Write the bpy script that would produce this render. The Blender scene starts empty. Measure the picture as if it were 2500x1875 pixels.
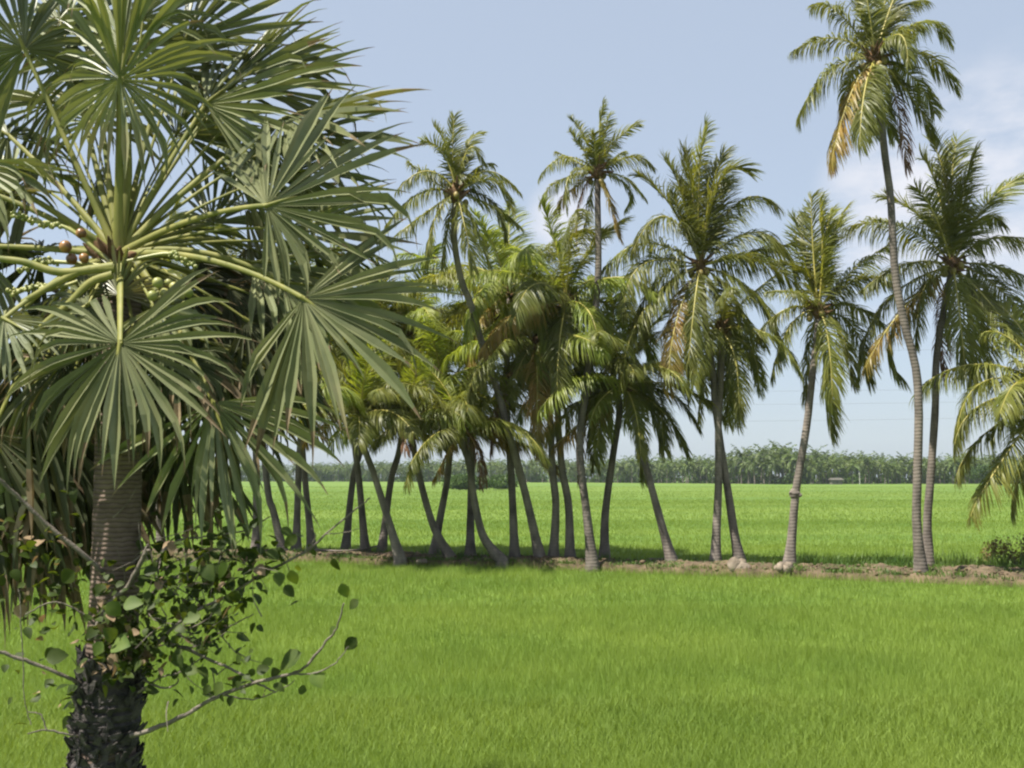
import bpy, math, random
import numpy as np
from mathutils import Vector

random.seed(7)
R = np.random.RandomState(11)
C = bpy.context.scene.collection
sc = bpy.context.scene
Z = np.array([0., 0., 1.])

# ------------------------------------------------------------------ camera
FPX, CX, CY, HOR, CAMH = 2401.4, 1250.0, 937.5, 1162.0, 3.0
TILT = math.atan((HOR - CY) / FPX)
CAM = np.array([0., 0., CAMH])
Fw = np.array([0, math.cos(TILT), math.sin(TILT)])
Up = np.array([0, -math.sin(TILT), math.cos(TILT)])
Rt = np.array([1., 0, 0])

def ray(x, y):
    return Fw + (x - CX) / FPX * Rt + (CY - y) / FPX * Up

def at(x, y, Y):
    """world point seen at photo position x, y at distance Y"""
    d = ray(x, y)
    return CAM + d * (Y / d[1])

def gnd(x, y, z=0.0):
    d = ray(x, y)
    return CAM + d * ((z - CAMH) / d[2])

cam_d = bpy.data.cameras.new('camera')
cam = bpy.data.objects.new('camera', cam_d)
C.objects.link(cam)
cam.location = (0, 0, CAMH)
cam.rotation_euler = (math.pi / 2 + TILT, 0, 0)
cam_d.sensor_width = 36
cam_d.lens = 36 * FPX / 2500
cam_d.clip_end = 6000
cam_d.dof.use_dof = True
cam_d.dof.focus_distance = 36
cam_d.dof.aperture_fstop = 4.5
sc.camera = cam

# ------------------------------------------------------------------ materials
def nt(name):
    m = bpy.data.materials.new(name)
    m.use_nodes = True
    t = m.node_tree
    t.nodes.clear()
    return m, t

def link(t, a, b):
    t.links.new(a, b)

def ramp_col(t, fac, c1, c2, p1=0.3, p2=0.7):
    r = t.nodes.new('ShaderNodeValToRGB')
    r.color_ramp.elements[0].position = p1
    r.color_ramp.elements[1].position = p2
    r.color_ramp.elements[0].color = (*c1, 1)
    r.color_ramp.elements[1].color = (*c2, 1)
    link(t, fac, r.inputs[0])
    return r.outputs[0]

def noise(t, scale, detail=3, vec=None, stretch=None, rough=0.5):
    n = t.nodes.new('ShaderNodeTexNoise')
    n.inputs['Scale'].default_value = scale
    n.inputs['Detail'].default_value = detail
    n.inputs['Roughness'].default_value = rough
    if vec is None:
        g = t.nodes.new('ShaderNodeNewGeometry')
        vec = g.outputs['Position']
    if stretch:
        mp = t.nodes.new('ShaderNodeMapping')
        mp.inputs['Scale'].default_value = stretch
        link(t, vec, mp.inputs['Vector'])
        vec = mp.outputs[0]
    link(t, vec, n.inputs['Vector'])
    return n.outputs['Fac']

def mixc(t, fac, a, b, mode='MIX'):
    m = t.nodes.new('ShaderNodeMix')
    m.data_type = 'RGBA'
    m.blend_type = mode
    for i, v in ((0, fac), (6, a), (7, b)):
        if isinstance(v, (int, float)):
            m.inputs[i].default_value = v
        elif isinstance(v, tuple):
            m.inputs[i].default_value = (*v, 1)
        else:
            link(t, v, m.inputs[i])
    return m.outputs[2]

def leaf_mat(name, c1, c2, tr, trans=0.35, rough=0.45, spec=0.4, nscale=1.5, rnd=0.35, tips=None):
    m, t = nt(name)
    out = t.nodes.new('ShaderNodeOutputMaterial')
    col = ramp_col(t, noise(t, nscale, 4), c1, c2)
    if tips:
        col = mixc(t, ramp_col(t, noise(t, 0.9, 5), (0, 0, 0), (1, 1, 1), 0.60, 0.72), col, tips)
    oi = t.nodes.new('ShaderNodeObjectInfo')
    mr = t.nodes.new('ShaderNodeMapRange')
    mr.inputs[3].default_value = 1 - rnd
    mr.inputs[4].default_value = 1 + rnd
    link(t, oi.outputs['Random'], mr.inputs[0])
    hs = t.nodes.new('ShaderNodeHueSaturation')
    link(t, mr.outputs[0], hs.inputs['Value'])
    link(t, col, hs.inputs['Color'])
    p = t.nodes.new('ShaderNodeBsdfPrincipled')
    link(t, hs.outputs[0], p.inputs['Base Color'])
    p.inputs['Roughness'].default_value = rough
    p.inputs['Specular IOR Level'].default_value = spec
    tl = t.nodes.new('ShaderNodeBsdfTranslucent')
    link(t, mixc(t, 1.0, hs.outputs[0], tr, 'MULTIPLY'), tl.inputs['Color'])
    mx = t.nodes.new('ShaderNodeMixShader')
    mx.inputs[0].default_value = trans
    link(t, p.outputs[0], mx.inputs[1])
    link(t, tl.outputs[0], mx.inputs[2])
    link(t, mx.outputs[0], out.inputs[0])
    return m

def solid_mat(name, c1, c2, nscale=3, rough=0.9, bump=0.0, bscale=20, stretch=None, rings=None, spec=0.2, rnd=0.0, p1=.3, p2=.7, ringk=.5):
    m, t = nt(name)
    out = t.nodes.new('ShaderNodeOutputMaterial')
    p = t.nodes.new('ShaderNodeBsdfPrincipled')
    p.inputs['Roughness'].default_value = rough
    p.inputs['Specular IOR Level'].default_value = spec
    col = ramp_col(t, noise(t, nscale, 5, stretch=stretch), c1, c2, p1, p2)
    h = None
    if rings:
        g = t.nodes.new('ShaderNodeNewGeometry')
        w = t.nodes.new('ShaderNodeTexWave')
        w.bands_direction = 'Z'
        w.inputs['Scale'].default_value = rings
        w.inputs['Distortion'].default_value = 2.6
        w.inputs['Detail'].default_value = 3
        w.inputs['Detail Scale'].default_value = 1.5
        link(t, g.outputs['Position'], w.inputs['Vector'])
        col = mixc(t, ramp_col(t, w.outputs['Fac'], (ringk,) * 3, (0, 0, 0), 0.02, 0.30), col, mixc(t, 1.0, col, (.35, .33, .32), 'MULTIPLY'))
        h = w.outputs['Fac']
    if rnd:
        oi = t.nodes.new('ShaderNodeObjectInfo')
        mr = t.nodes.new('ShaderNodeMapRange')
        mr.inputs[3].default_value = 1 - rnd
        mr.inputs[4].default_value = 1 + rnd
        link(t, oi.outputs['Random'], mr.inputs[0])
        hs = t.nodes.new('ShaderNodeHueSaturation')
        link(t, mr.outputs[0], hs.inputs['Value'])
        link(t, col, hs.inputs['Color'])
        col = hs.outputs[0]
    link(t, col, p.inputs['Base Color'])
    if bump or h:
        b = t.nodes.new('ShaderNodeBump')
        b.inputs['Strength'].default_value = bump or 0.5
        b.inputs['Distance'].default_value = 0.03
        link(t, h if h is not None else noise(t, bscale, 5), b.inputs['Height'])
        link(t, b.outputs[0], p.inputs['Normal'])
    link(t, p.outputs[0], out.inputs[0])
    return m

M = {}
M['frond'] = leaf_mat('coconut_leaflet', (.105, .130, .028), (.185, .192, .046), (1.5, 1.35, .55), .48, .42, .32, rnd=.25)
M['frond_young'] = leaf_mat('young_leaflet', (.15, .20, .034), (.23, .255, .05), (1.4, 1.35, .5), .50, .42, .3, rnd=.2)
M['frond_yellow'] = leaf_mat('yellow_leaflet', (.16, .15, .028), (.30, .19, .045), (1.3, 1.1, .6), .35, .45, .4, rnd=.2)
M['frond_dead'] = leaf_mat('dead_leaflet', (.13, .075, .045), (.22, .13, .085), (1.2, .9, .7), .2, .8, .1, rnd=.3)
M['rachis'] = solid_mat('frond_midrib', (.26, .24, .05), (.40, .34, .09), 2, .45, spec=.4)
M['rachis_dead'] = solid_mat('dead_midrib', (.2, .13, .07), (.32, .2, .12), 2, .8)
M['ctrunk'] = solid_mat('coconut_bark', (.078, .068, .060), (.195, .168, .142), 3.5, .95, bump=.25, rings=2.9, stretch=(1, 1, .45), rnd=.2, ringk=.13)
M['fibre'] = solid_mat('crown_fibre', (.06, .04, .022), (.17, .10, .05), 9, .95, bump=.6)
M['nut'] = solid_mat('coconut_husk', (.12, .13, .03), (.24, .17, .05), 3, .5, spec=.4)
M['pleaf'] = leaf_mat('palmyra_blade', (.120, .145, .066), (.215, .225, .112), (1.25, 1.2, .5), .15, .42, .4, nscale=3, rnd=.18, tips=(.22, .18, .10))
M['pleaf_old_shaded'] = leaf_mat('palmyra_old_shaded_blade', (.05, .065, .03), (.095, .10, .05), (1.1, 1.0, .5), .15, .6, .3, nscale=3, rnd=.3, tips=(.16, .11, .075))  # darker blade for old leaves, with the crown's shade put into its colour
M['ptip'] = leaf_mat('palmyra_dry_tip', (.12, .09, .052), (.24, .19, .12), (1.1, .95, .6), .15, .7, .15, nscale=8, rnd=.2)
M['petiole'] = solid_mat('palmyra_petiole', (.11, .125, .025), (.21, .20, .05), 9, .6, spec=.25, stretch=(1, 1, .3))
M['ptrunk'] = solid_mat('palmyra_bark', (.095, .07, .055), (.19, .145, .115), 7, .95, bump=.35, rings=9.5, ringk=.6)
M['pscale'] = solid_mat('leaf_base_bark', (.022, .021, .022), (.085, .075, .07), 12, .9, bump=.8, bscale=40)
M['pfruit'] = solid_mat('palmyra_fruit', (.07, .03, .015), (.33, .17, .05), 16, .35, spec=.5)
M['pgreen'] = solid_mat('palmyra_green_fruit', (.16, .19, .045), (.32, .31, .10), 9, .45, spec=.4)
M['branch'] = solid_mat('shrub_branch', (.10, .086, .07), (.19, .165, .135), 14, .9, bump=.4, bscale=60)
M['sleaf'] = leaf_mat('shrub_leaf', (.042, .075, .014), (.095, .132, .03), (2.0, 1.7, .5), .4, .55, .22, nscale=9, rnd=.5)
M['sdry'] = leaf_mat('shrub_dry_leaf', (.14, .10, .055), (.26, .19, .12), (1.1, .9, .6), .25, .8, .2, nscale=8, rnd=.35)
M['rice'] = leaf_mat('rice_blade', (.134, .210, .039), (.198, .272, .055), (1.35, 1.25, .5), .40, .5, .12, nscale=.30, rnd=0)
M['soil'] = solid_mat('bank_soil', (.045, .034, .021), (.15, .112, .07), 2.4, .95, bump=.9, bscale=9)
M['rock'] = solid_mat('pale_rock', (.10, .08, .06), (.25, .208, .16), 2.6, .95, bump=.9, bscale=12)
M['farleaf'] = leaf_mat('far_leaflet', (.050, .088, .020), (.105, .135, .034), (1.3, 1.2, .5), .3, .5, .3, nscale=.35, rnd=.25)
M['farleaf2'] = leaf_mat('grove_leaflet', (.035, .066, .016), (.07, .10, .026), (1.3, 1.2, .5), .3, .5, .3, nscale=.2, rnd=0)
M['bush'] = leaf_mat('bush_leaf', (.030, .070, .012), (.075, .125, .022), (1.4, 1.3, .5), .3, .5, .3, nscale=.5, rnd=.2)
M['scrub'] = leaf_mat('scrub_leaf', (.09, .10, .03), (.20, .14, .065), (1.3, 1.1, .5), .3, .6, .2, nscale=5, rnd=.2)
M['grass'] = leaf_mat('bank_grass', (.045, .10, .014), (.10, .16, .03), (1.3, 1.2, .5), .3, .5, .3, nscale=1, rnd=0)
M['wire'] = solid_mat('wire', (.16, .17, .18), (.2, .2, .2), 1, .6)
M['concrete'] = solid_mat('concrete', (.36, .35, .33), (.5, .48, .45), 3, .9)
M['plaster'] = solid_mat('hut_wall', (.10, .09, .075), (.15, .135, .115), 1, .9)
M['thatch'] = solid_mat('hut_roof', (.07, .065, .055), (.10, .095, .08), 2, .95)
M['white'] = solid_mat('white_paint', (.45, .45, .43), (.55, .55, .53), 2, .6)

def field_mat():
    m, t = nt('rice_field_surface')
    out = t.nodes.new('ShaderNodeOutputMaterial')
    p = t.nodes.new('ShaderNodeBsdfPrincipled')
    p.inputs['Roughness'].default_value = .75
    p.inputs['Specular IOR Level'].default_value = .15
    a = ramp_col(t, noise(t, 1.0, 4, stretch=(.012, .085, 1)), (.094, .162, .025), (.142, .205, .035), .40, .60)
    fine = ramp_col(t, noise(t, 1.0, 6, stretch=(2.5, 1.2, 1), rough=.7), (.45, .5, .4), (1.05, 1.05, 1.05), .34, .58)
    link(t, mixc(t, 1.0, a, fine, 'MULTIPLY'), p.inputs['Base Color'])
    b = t.nodes.new('ShaderNodeBump')
    b.inputs['Strength'].default_value = .8
    b.inputs['Distance'].default_value = .12
    link(t, noise(t, 5, 5), b.inputs['Height'])
    link(t, b.outputs[0], p.inputs['Normal'])
    link(t, p.outputs[0], out.inputs[0])
    return m
M['field'] = field_mat()

# ------------------------------------------------------------------ mesh building
class MB:
    def __init__(s):
        s.v, s.q, s.mi, s.n = [], [], [], 0

    def add(s, verts, quads, mi=0):
        verts = np.asarray(verts, float).reshape(-1, 3)
        quads = np.asarray(quads, int).reshape(-1, 4)
        s.v.append(verts)
        s.q.append(quads + s.n)
        s.mi.append(np.broadcast_to(np.asarray(mi, int), (len(quads),)).copy())
        s.n += len(verts)

    def strips(s, P, W, mi=0):
        """P centre points m,k,3 and W half-width vectors m,k,3: m ribbons"""
        m, k, _ = P.shape
        V = np.stack([P - W, P + W], axis=2).reshape(-1, 3)
        base = (np.arange(m)[:, None] * k + np.arange(k - 1)[None, :]).reshape(-1) * 2
        s.add(V, np.stack([base, base + 1, base + 3, base + 2], axis=1), mi)

    def tube(s, pts, rad, n=8, mi=0, flat=1.0):
        pts = np.asarray(pts, float)
        rad = np.asarray(rad, float) * np.ones(len(pts))
        T = np.gradient(pts, axis=0)
        T /= np.linalg.norm(T, axis=1)[:, None] + 1e-9
        ref = np.array([0.13, 1, 0.05]) if abs(T[len(T) // 2][1]) < .8 else np.array([1, 0.1, 0.05])
        A = np.cross(T, ref); A /= np.linalg.norm(A, axis=1)[:, None]
        B = np.cross(T, A)
        an = np.linspace(0, 2 * np.pi, n, endpoint=False)
        V = pts[:, None, :] + rad[:, None, None] * (np.cos(an)[None, :, None] * A[:, None, :] + flat * np.sin(an)[None, :, None] * B[:, None, :])
        k = len(pts)
        i = np.arange(k - 1)[:, None] * n
        j = np.arange(n)[None, :]
        j2 = (j + 1) % n
        q = np.stack([i + j, i + j2, i + n + j2, i + n + j], axis=2).reshape(-1, 4)
        s.add(V.reshape(-1, 3), q, mi)
        for e, o in ((0, 0), (k - 1, (k - 1) * n)):      # end caps as a fan of quads
            c = pts[e]
            vv = np.vstack([V[e], c[None]])
            fq = [(a, (a + 1) % n, (a + 2) % n, n) for a in range(0, n - (n % 2), 2)]
            s.add(vv, fq, mi)

    def ball(s, c, r, mi=0, nu=10, nv=7, jit=0.0, rs=None):
        r = np.asarray(r, float) * np.ones(3)
        th = np.linspace(0.02, np.pi - 0.02, nv)
        ph = np.linspace(0, 2 * np.pi, nu, endpoint=False)
        d = np.stack([np.sin(th)[:, None] * np.cos(ph), np.sin(th)[:, None] * np.sin(ph), np.cos(th)[:, None] * np.ones(nu)], axis=2)
        f = 1 + (jit * (rs or R).uniform(-1, 1, (nv, nu, 1)) if jit else 0)
        V = np.asarray(c) + d * r * f
        i = np.arange(nv - 1)[:, None] * nu
        j = np.arange(nu)[None, :]
        j2 = (j + 1) % nu
        s.add(V.reshape(-1, 3), np.stack([i + j, i + nu + j, i + nu + j2, i + j2], axis=2).reshape(-1, 4), mi)

    def box(s, lo, hi, mi=0):
        x0, y0, z0 = lo; x1, y1, z1 = hi
        V = [(x0, y0, z0), (x1, y0, z0), (x1, y1, z0), (x0, y1, z0), (x0, y0, z1), (x1, y0, z1), (x1, y1, z1), (x0, y1, z1)]
        s.add(V, [(0, 3, 2, 1), (4, 5, 6, 7), (0, 1, 5, 4), (1, 2, 6, 5), (2, 3, 7, 6), (3, 0, 4, 7)], mi)

    def mesh(s, name, mats, smooth=True, org=(0, 0, 0)):
        v = np.concatenate(s.v) - np.asarray(org)
        q = np.concatenate(s.q)
        mi = np.concatenate(s.mi)
        me = bpy.data.meshes.new(name)
        me.vertices.add(len(v))
        me.vertices.foreach_set('co', v.astype(np.float32).ravel())
        me.loops.add(len(q) * 4)
        me.loops.foreach_set('vertex_index', q.astype(np.int32).ravel())
        me.polygons.add(len(q))
        me.polygons.foreach_set('loop_start', np.arange(len(q), dtype=np.int32) * 4)
        me.polygons.foreach_set('material_index', mi.astype(np.int32))
        me.polygons.foreach_set('use_smooth', np.full(len(q), smooth, bool))
        for m in mats:
            me.materials.append(m)
        me.update(calc_edges=True)
        return me

    def obj(s, name, mats, parent=None, smooth=True, org=None):
        if org is None:
            org = ORG.get(parent.name, (0, 0, 0)) if parent else (0, 0, 0)
        o = bpy.data.objects.new(name, s.mesh(name, mats if isinstance(mats, list) else [mats], smooth, org))
        C.objects.link(o)
        if parent:
            o.parent = parent
            ORG[o.name] = org
        else:
            o.location = org
        return o

ORG = {}

def tag(o, label, cat, group=None, kind=None):
    if label: o['label'] = label
    if cat: o['category'] = cat
    if group: o['group'] = group
    if kind: o['kind'] = kind
    return o

def thing(name, loc, label, cat, group=None):
    o = bpy.data.objects.new(name, None)
    C.objects.link(o)
    o.location = tuple(loc)
    o.empty_display_size = .2
    ORG[o.name] = tuple(loc)
    return tag(o, label, cat, group)

def nrm(v):
    return v / (np.linalg.norm(v, axis=-1, keepdims=True) + 1e-12)

def polyline(pts, n):
    """smooth resample through points (Catmull-Rom)"""
    p = np.asarray(pts, float)
    if len(p) == 2:
        return p[0] + (p[1] - p[0]) * np.linspace(0, 1, n)[:, None]
    pp = np.vstack([2 * p[0] - p[1], p, 2 * p[-1] - p[-2]])
    t = np.linspace(0, len(p) - 1 - 1e-6, n)
    i = t.astype(int); f = (t - i)[:, None]
    a, b, c, d = pp[i], pp[i + 1], pp[i + 2], pp[i + 3]
    return .5 * (2 * b + (c - a) * f + (2 * a - 5 * b + 4 * c - d) * f ** 2 + (3 * b - a - 3 * c + d) * f ** 3)

# ------------------------------------------------------------------ coconut fronds
WIND = np.array([.30, .10, .0])

def frond_geo(mb, pts, rs, n=60, Lm=.85, wid=.027, grav=.6, twist=0.0, K=4, rach=.038, mleaf=0, mr=1, sparse=.06):
    pts = np.asarray(pts)
    k = len(pts)
    seg = np.linalg.norm(np.diff(pts, axis=0), axis=1)
    cum = np.concatenate([[0], np.cumsum(seg)]); L = cum[-1]
    mb.tube(pts, rach * np.linspace(1, .18, k), 5, mr)
    h = pts[-1] - pts[0]; h[2] = 0
    if np.linalg.norm(h) < .15 * L:
        a = rs.uniform(0, 6.28); h = h + .3 * L * np.array([math.cos(a), math.sin(a), 0])
    h = nrm(h)
    s0 = np.cross(h, Z)
    for sg in (-1, 1):
        s = np.linspace(.13, .995, n) + rs.uniform(-.3, .3, n) / n
        s = s[rs.rand(n) > sparse]
        s = np.clip(s, 0, 1)
        d = s * L
        P0 = np.stack([np.interp(d, cum, pts[:, c]) for c in range(3)], axis=1)
        d2 = np.clip(d + .03 * L, 0, L); d1 = np.clip(d - .03 * L, 0, L)
        T = nrm(np.stack([np.interp(d2, cum, pts[:, c]) - np.interp(d1, cum, pts[:, c]) for c in range(3)], axis=1))
        S = nrm(s0 - (T @ s0)[:, None] * T)
        U = np.cross(S, T)
        S = S * math.cos(twist) + U * math.sin(twist)
        U = np.cross(S, T)
        m = len(s)
        phi = np.radians(28 + 34 * s ** 2 + rs.uniform(-11, 11, m) + 12 * np.sin(s * rs.uniform(12, 25) + rs.uniform(0, 6)))
        lift = .28 - .25 * s + rs.uniform(-.22, .22, m) + .15 * np.sin(s * rs.uniform(8, 20) + rs.uniform(0, 6))
        D = nrm(np.cos(phi)[:, None] * sg * S + np.sin(phi)[:, None] * T + lift[:, None] * U)
        ln = Lm * np.clip(np.minimum(.45 + 2.2 * s, 1.25 - .75 * s ** 2.2), .2, 1) * rs.uniform(.82, 1.1, m)
        g = grav * rs.uniform(.6, 1.4, m)
        Wd = nrm(T - np.sum(T * D, axis=1)[:, None] * D)
        Nn = np.cross(D, Wd)
        ra = rs.uniform(-.9, .9, m)[:, None]
        Wd = Wd * np.cos(ra) + Nn * np.sin(ra)
        P = np.zeros((m, K, 3)); P[:, 0] = P0
        cur = P0
        for i in range(1, K):
            D = nrm(D - Z * (g * i * 1.15 / (K - 1))[:, None] + WIND * (i / (K - 1)))
            cur = cur + D * (ln / (K - 1))[:, None]
            P[:, i] = cur
        prof = np.interp(np.linspace(0, 1, K), [0, .3, .7, 1], [.7, 1, .75, .08])
        W = Wd[:, None, :] * (wid * prof)[None, :, None]
        mb.strips(P, W, mleaf)

def bez(b, m, t, n=13):
    c = 2 * m - (b + t) / 2
    u = np.linspace(0, 1, n)[:, None]
    return (1 - u) ** 2 * b + 2 * u * (1 - u) * c + u ** 2 * t

def rand_frond(c, az, e0, L, bend, rs, n=13):
    p = [np.array(c)]
    for i in range(n - 1):
        s = i / (n - 2)
        e = max(math.radians(e0 - bend * s ** 1.25), math.radians(-86))
        a = az + .15 * s * rs.uniform(-1, 1)
        p.append(p[-1] + L / (n - 1) * np.array([math.cos(e) * math.cos(a), math.cos(e) * math.sin(a), math.sin(e)]))
    return np.array(p)

FM = {'g': ('frond', 'rachis'), 'n': ('frond_young', 'rachis'), 'y': ('frond_yellow', 'rachis'), 'd': ('frond_dead', 'rachis_dead')}
FL = {'y': 'yellowing frond hanging low', 'd': 'brown dead frond hanging against the trunk'}
PGROUP = 'coconut palms along the earth bank'

def coconut(label, trunk, fronds=(), nrand=0, zo=None, r0=.138, Lf=3.9, seed=1, nuts=5, up='g', elev=(84, -32), dY=0.0, base_z=.12, scale=1.0, dens=128, grow='g', bk=1.0):
    rs = np.random.RandomState(seed)
    b = gnd(*trunk[0], base_z)
    Y = b[1]
    n = len(trunk)
    pts = [at(x, y, Y + dY * i / (n - 1)) for i, (x, y) in enumerate(trunk)]
    pts[0] = b
    pl = polyline(pts, 26)
    pl = np.vstack([pl[0] - np.array([0, 0, .35]), pl])
    hgt = np.concatenate([[0], np.cumsum(np.linalg.norm(np.diff(pl, axis=0), axis=1))])
    rad = r0 * (1.0 - .25 * hgt / hgt[-1] + .72 * np.exp(-(hgt - .3) / .55)) * rs.uniform(.97, 1.04, len(pl))
    rad = np.minimum(rad, r0 * 2.05)
    root = thing('coconut_palm', b, label, 'palm tree', PGROUP)
    t = MB(); t.tube(pl, rad, 12)
    t.obj('trunk', M['ctrunk'], root)
    c = pl[-1]
    f = MB()
    for i in range(16):
        a = i * 2.4; e = rs.uniform(-.4, 1.2)
        q = c + np.array([math.cos(a) * .13, math.sin(a) * .13, rs.uniform(-.25, .2)])
        d = np.array([math.cos(a) * math.cos(e), math.sin(a) * math.cos(e), math.sin(e)])
        f.tube([q, q + d * .22, q + d * .45], [.07, .055, .015], 5)
    f.ball(c, (.2, .2, .38), 0, 9, 6, .15, rs)
    f.obj('crown_base', M['fibre'], root)
    for i in range(nuts):
        a = i * 2.2 + rs.uniform(0, 1)
        q = c + np.array([math.cos(a) * rs.uniform(.22, .36), math.sin(a) * rs.uniform(.22, .36), -rs.uniform(.05, .42)])
        m = MB(); m.ball(q, (.105, .105, .13), 0, 10, 8)
        m.obj('coconut', M['nut'], root)
    jobs = []
    for fr in fronds:
        (mx, my), (tx, ty), d, kind = fr
        if zo:
            mx, my, tx, ty = zo[0] + mx / 4.424, zo[1] + my / 4.424, zo[0] + tx / 4.424, zo[1] + ty / 4.424
        Yc = c[1]
        p = bez(c, at(mx, my, Yc + .65 * d), at(tx, ty, Yc + d))
        jobs.append((p, kind))
    for i in range(nrand):
        s = (i + .5) / nrand
        e0 = elev[0] + (elev[1] - elev[0]) * s ** .9 + rs.uniform(-6, 6)
        L = 1.16 * Lf * rs.uniform(.85, 1.1) * (.85 if s < .12 else 1)
        bend = bk * 22 + bk * 68 * math.sin(min(1, s * 1.5) * math.pi / 2) - (25 if s > .75 else 0) + rs.uniform(-10, 10)
        p = rand_frond(c, i * 2.399 + seed, e0, L, bend, rs)
        kind = (grow if rs.rand() < .6 else 'g') if s < .72 else rs.choice(['g', 'g', 'y', 'y', 'd'] if s > .9 else ['g', 'g', 'n', 'y'])
        jobs.append((p, kind))
    for p, kind in jobs:
        L = np.sum(np.linalg.norm(np.diff(p, axis=0), axis=1))
        tdir = p[-1] - p[0]
        steep = abs(tdir[2]) / (np.linalg.norm(tdir) + 1e-6)
        upw = tdir[2] > 0 and steep > .75
        mb = MB()
        frond_geo(mb, p, rs, n=int(dens * min(1.1, max(.6, L / 3.9))), Lm=1.10 * scale * min(1.1, max(.6, L / 3.7)) * (.8 if kind == 'd' else 1),
                  grav=(.16 if upw else .9) * (1.5 if kind == 'd' else 1), twist=rs.uniform(-.6, .6), sparse=.35 if kind == 'd' else .05,
                  wid=.0205 * scale * (.8 if kind == 'd' else 1), rach=.036 * scale)
        lm, rm = FM[kind]
        o = mb.obj('frond', [M[lm], M[rm]], root)
        if kind in FL: o['label'] = FL[kind]
    return root

g = lambda m, t, d=0.0, k='g': (m, t, d, k)

# ------------------------------------------------------------------ the row of palms on the bank, photo positions
coconut('tallest coconut palm, slim dark curved trunk rising alone above all others',
        [(2249, 1397), (2238, 1275), (2240, 1156), (2243, 999), (2235, 894), (2206, 781), (2185, 662), (2174, 481), (2160, 375), (2135, 145)],
        [g((600, 410), (150, 560), .3), g((640, 130), (370, 70), .6), g((560, 760), (205, 1290), -.3), g((930, 1000), (880, 1560), -1.5), g((790, 1000), (570, 1760), -.6, 'y'),
         g((700, 1250), (600, 1800), -.2, 'd'), g((1000, 250), (930, -180), -.5), g((1250, 150), (1580, 0), .6), g((1560, 230), (1830, 440), .3), g((1300, 370), (1400, 680), -1.4),
         g((1560, 590), (1930, 960), -.2), g((1450, 830), (1690, 1220), .8), g((1400, 1000), (1700, 1480), -.5), g((1260, 1050), (1390, 1800), .7, 'd'), g((1110, 1080), (1260, 1500), .9),
         g((870, 50), (750, -130), .5), g((1120, 250), (1180, -250), .8), g((1330, 330), (1560, 300), -.9), g((780, 850), (700, 1250), .9), g((1020, 900), (1010, 1450), -1.0),
         g((1220, 60), (1340, -160), .3)],
        zo=(1900, 0), seed=21, nuts=6)
coconut('pale trunked coconut palm with large crown and brown skirt frond beside the tallest palm',
        [(2267, 1379), (2264, 1275), (2271, 1180), (2281, 1037), (2284, 975), (2285, 894), (2295, 810), (2325, 648)],
        [g((900, 1120), (290, 1130), .2), g((1080, 1000), (650, 800), .9), g((1380, 700), (1210, 190), .2), g((1430, 700), (1490, 190), .6), g((1560, 750), (1690, 330), -.4),
         g((1780, 910), (2250, 540), .3), g((1900, 1240), (2500, 1350), -.4), g((2000, 1570), (2600, 1900), .4), g((1900, 1750), (2400, 2350), .6), g((1500, 1930), (1580, 2680), -1.3),
         g((1880, 1990), (2120, 2400), -1.3), g((940, 1520), (480, 1800), -.4), g((880, 2040), (500, 2640), -.6, 'y'), g((700, 1950), (420, 2720), .6), g((800, 2250), (910, 2760), .9),
         g((1330, 2150), (1370, 2720), .3, 'd'), g((1270, 700), (1110, 390), .5), g((1750, 1050), (1960, 1100), 1.0), g((1650, 2100), (1640, 2800), .3), g((1150, 1750), (1050, 2350), -.9),
         g((1750, 2100), (1800, 2750), .6), g((1250, 1000), (1050, 700), -.6)],
        zo=(2000, 300), seed=22, nuts=9)
coconut('coconut palm with slim leaning trunk and a knobbly notch partway up',
        [(1927, 1377), (1934, 1300), (1940, 1230), (1946, 1180), (1970, 1037), (1986, 895), (1995, 820), (1998, 757)],
        [g((1040, 700), (1020, 140), .1), g((1140, 760), (1110, 190), -.5), g((1230, 660), (1385, 280), .3), g((970, 760), (850, 380), .6), g((1440, 960), (1870, 640), .2),
         g((1500, 1040), (1900, 1080), -.4), g((900, 1180), (540, 1160), -1.0), g((1200, 1660), (1250, 2350), -1.1), g((1180, 2000), (1240, 2700), .5), g((1480, 1560), (1650, 2140), .7),
         g((1420, 1310), (1780, 1500), 1.0), g((800, 1520), (600, 2080), .3), g((700, 1370), (370, 1750), .5), g((930, 970), (680, 860), .9), g((1340, 1600), (1480, 2150), -.5),
         g((1000, 1750), (960, 2350), .7), g((1180, 560), (1240, 300), .7)],
        zo=(1750, 450), seed=23, nuts=5)
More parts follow.
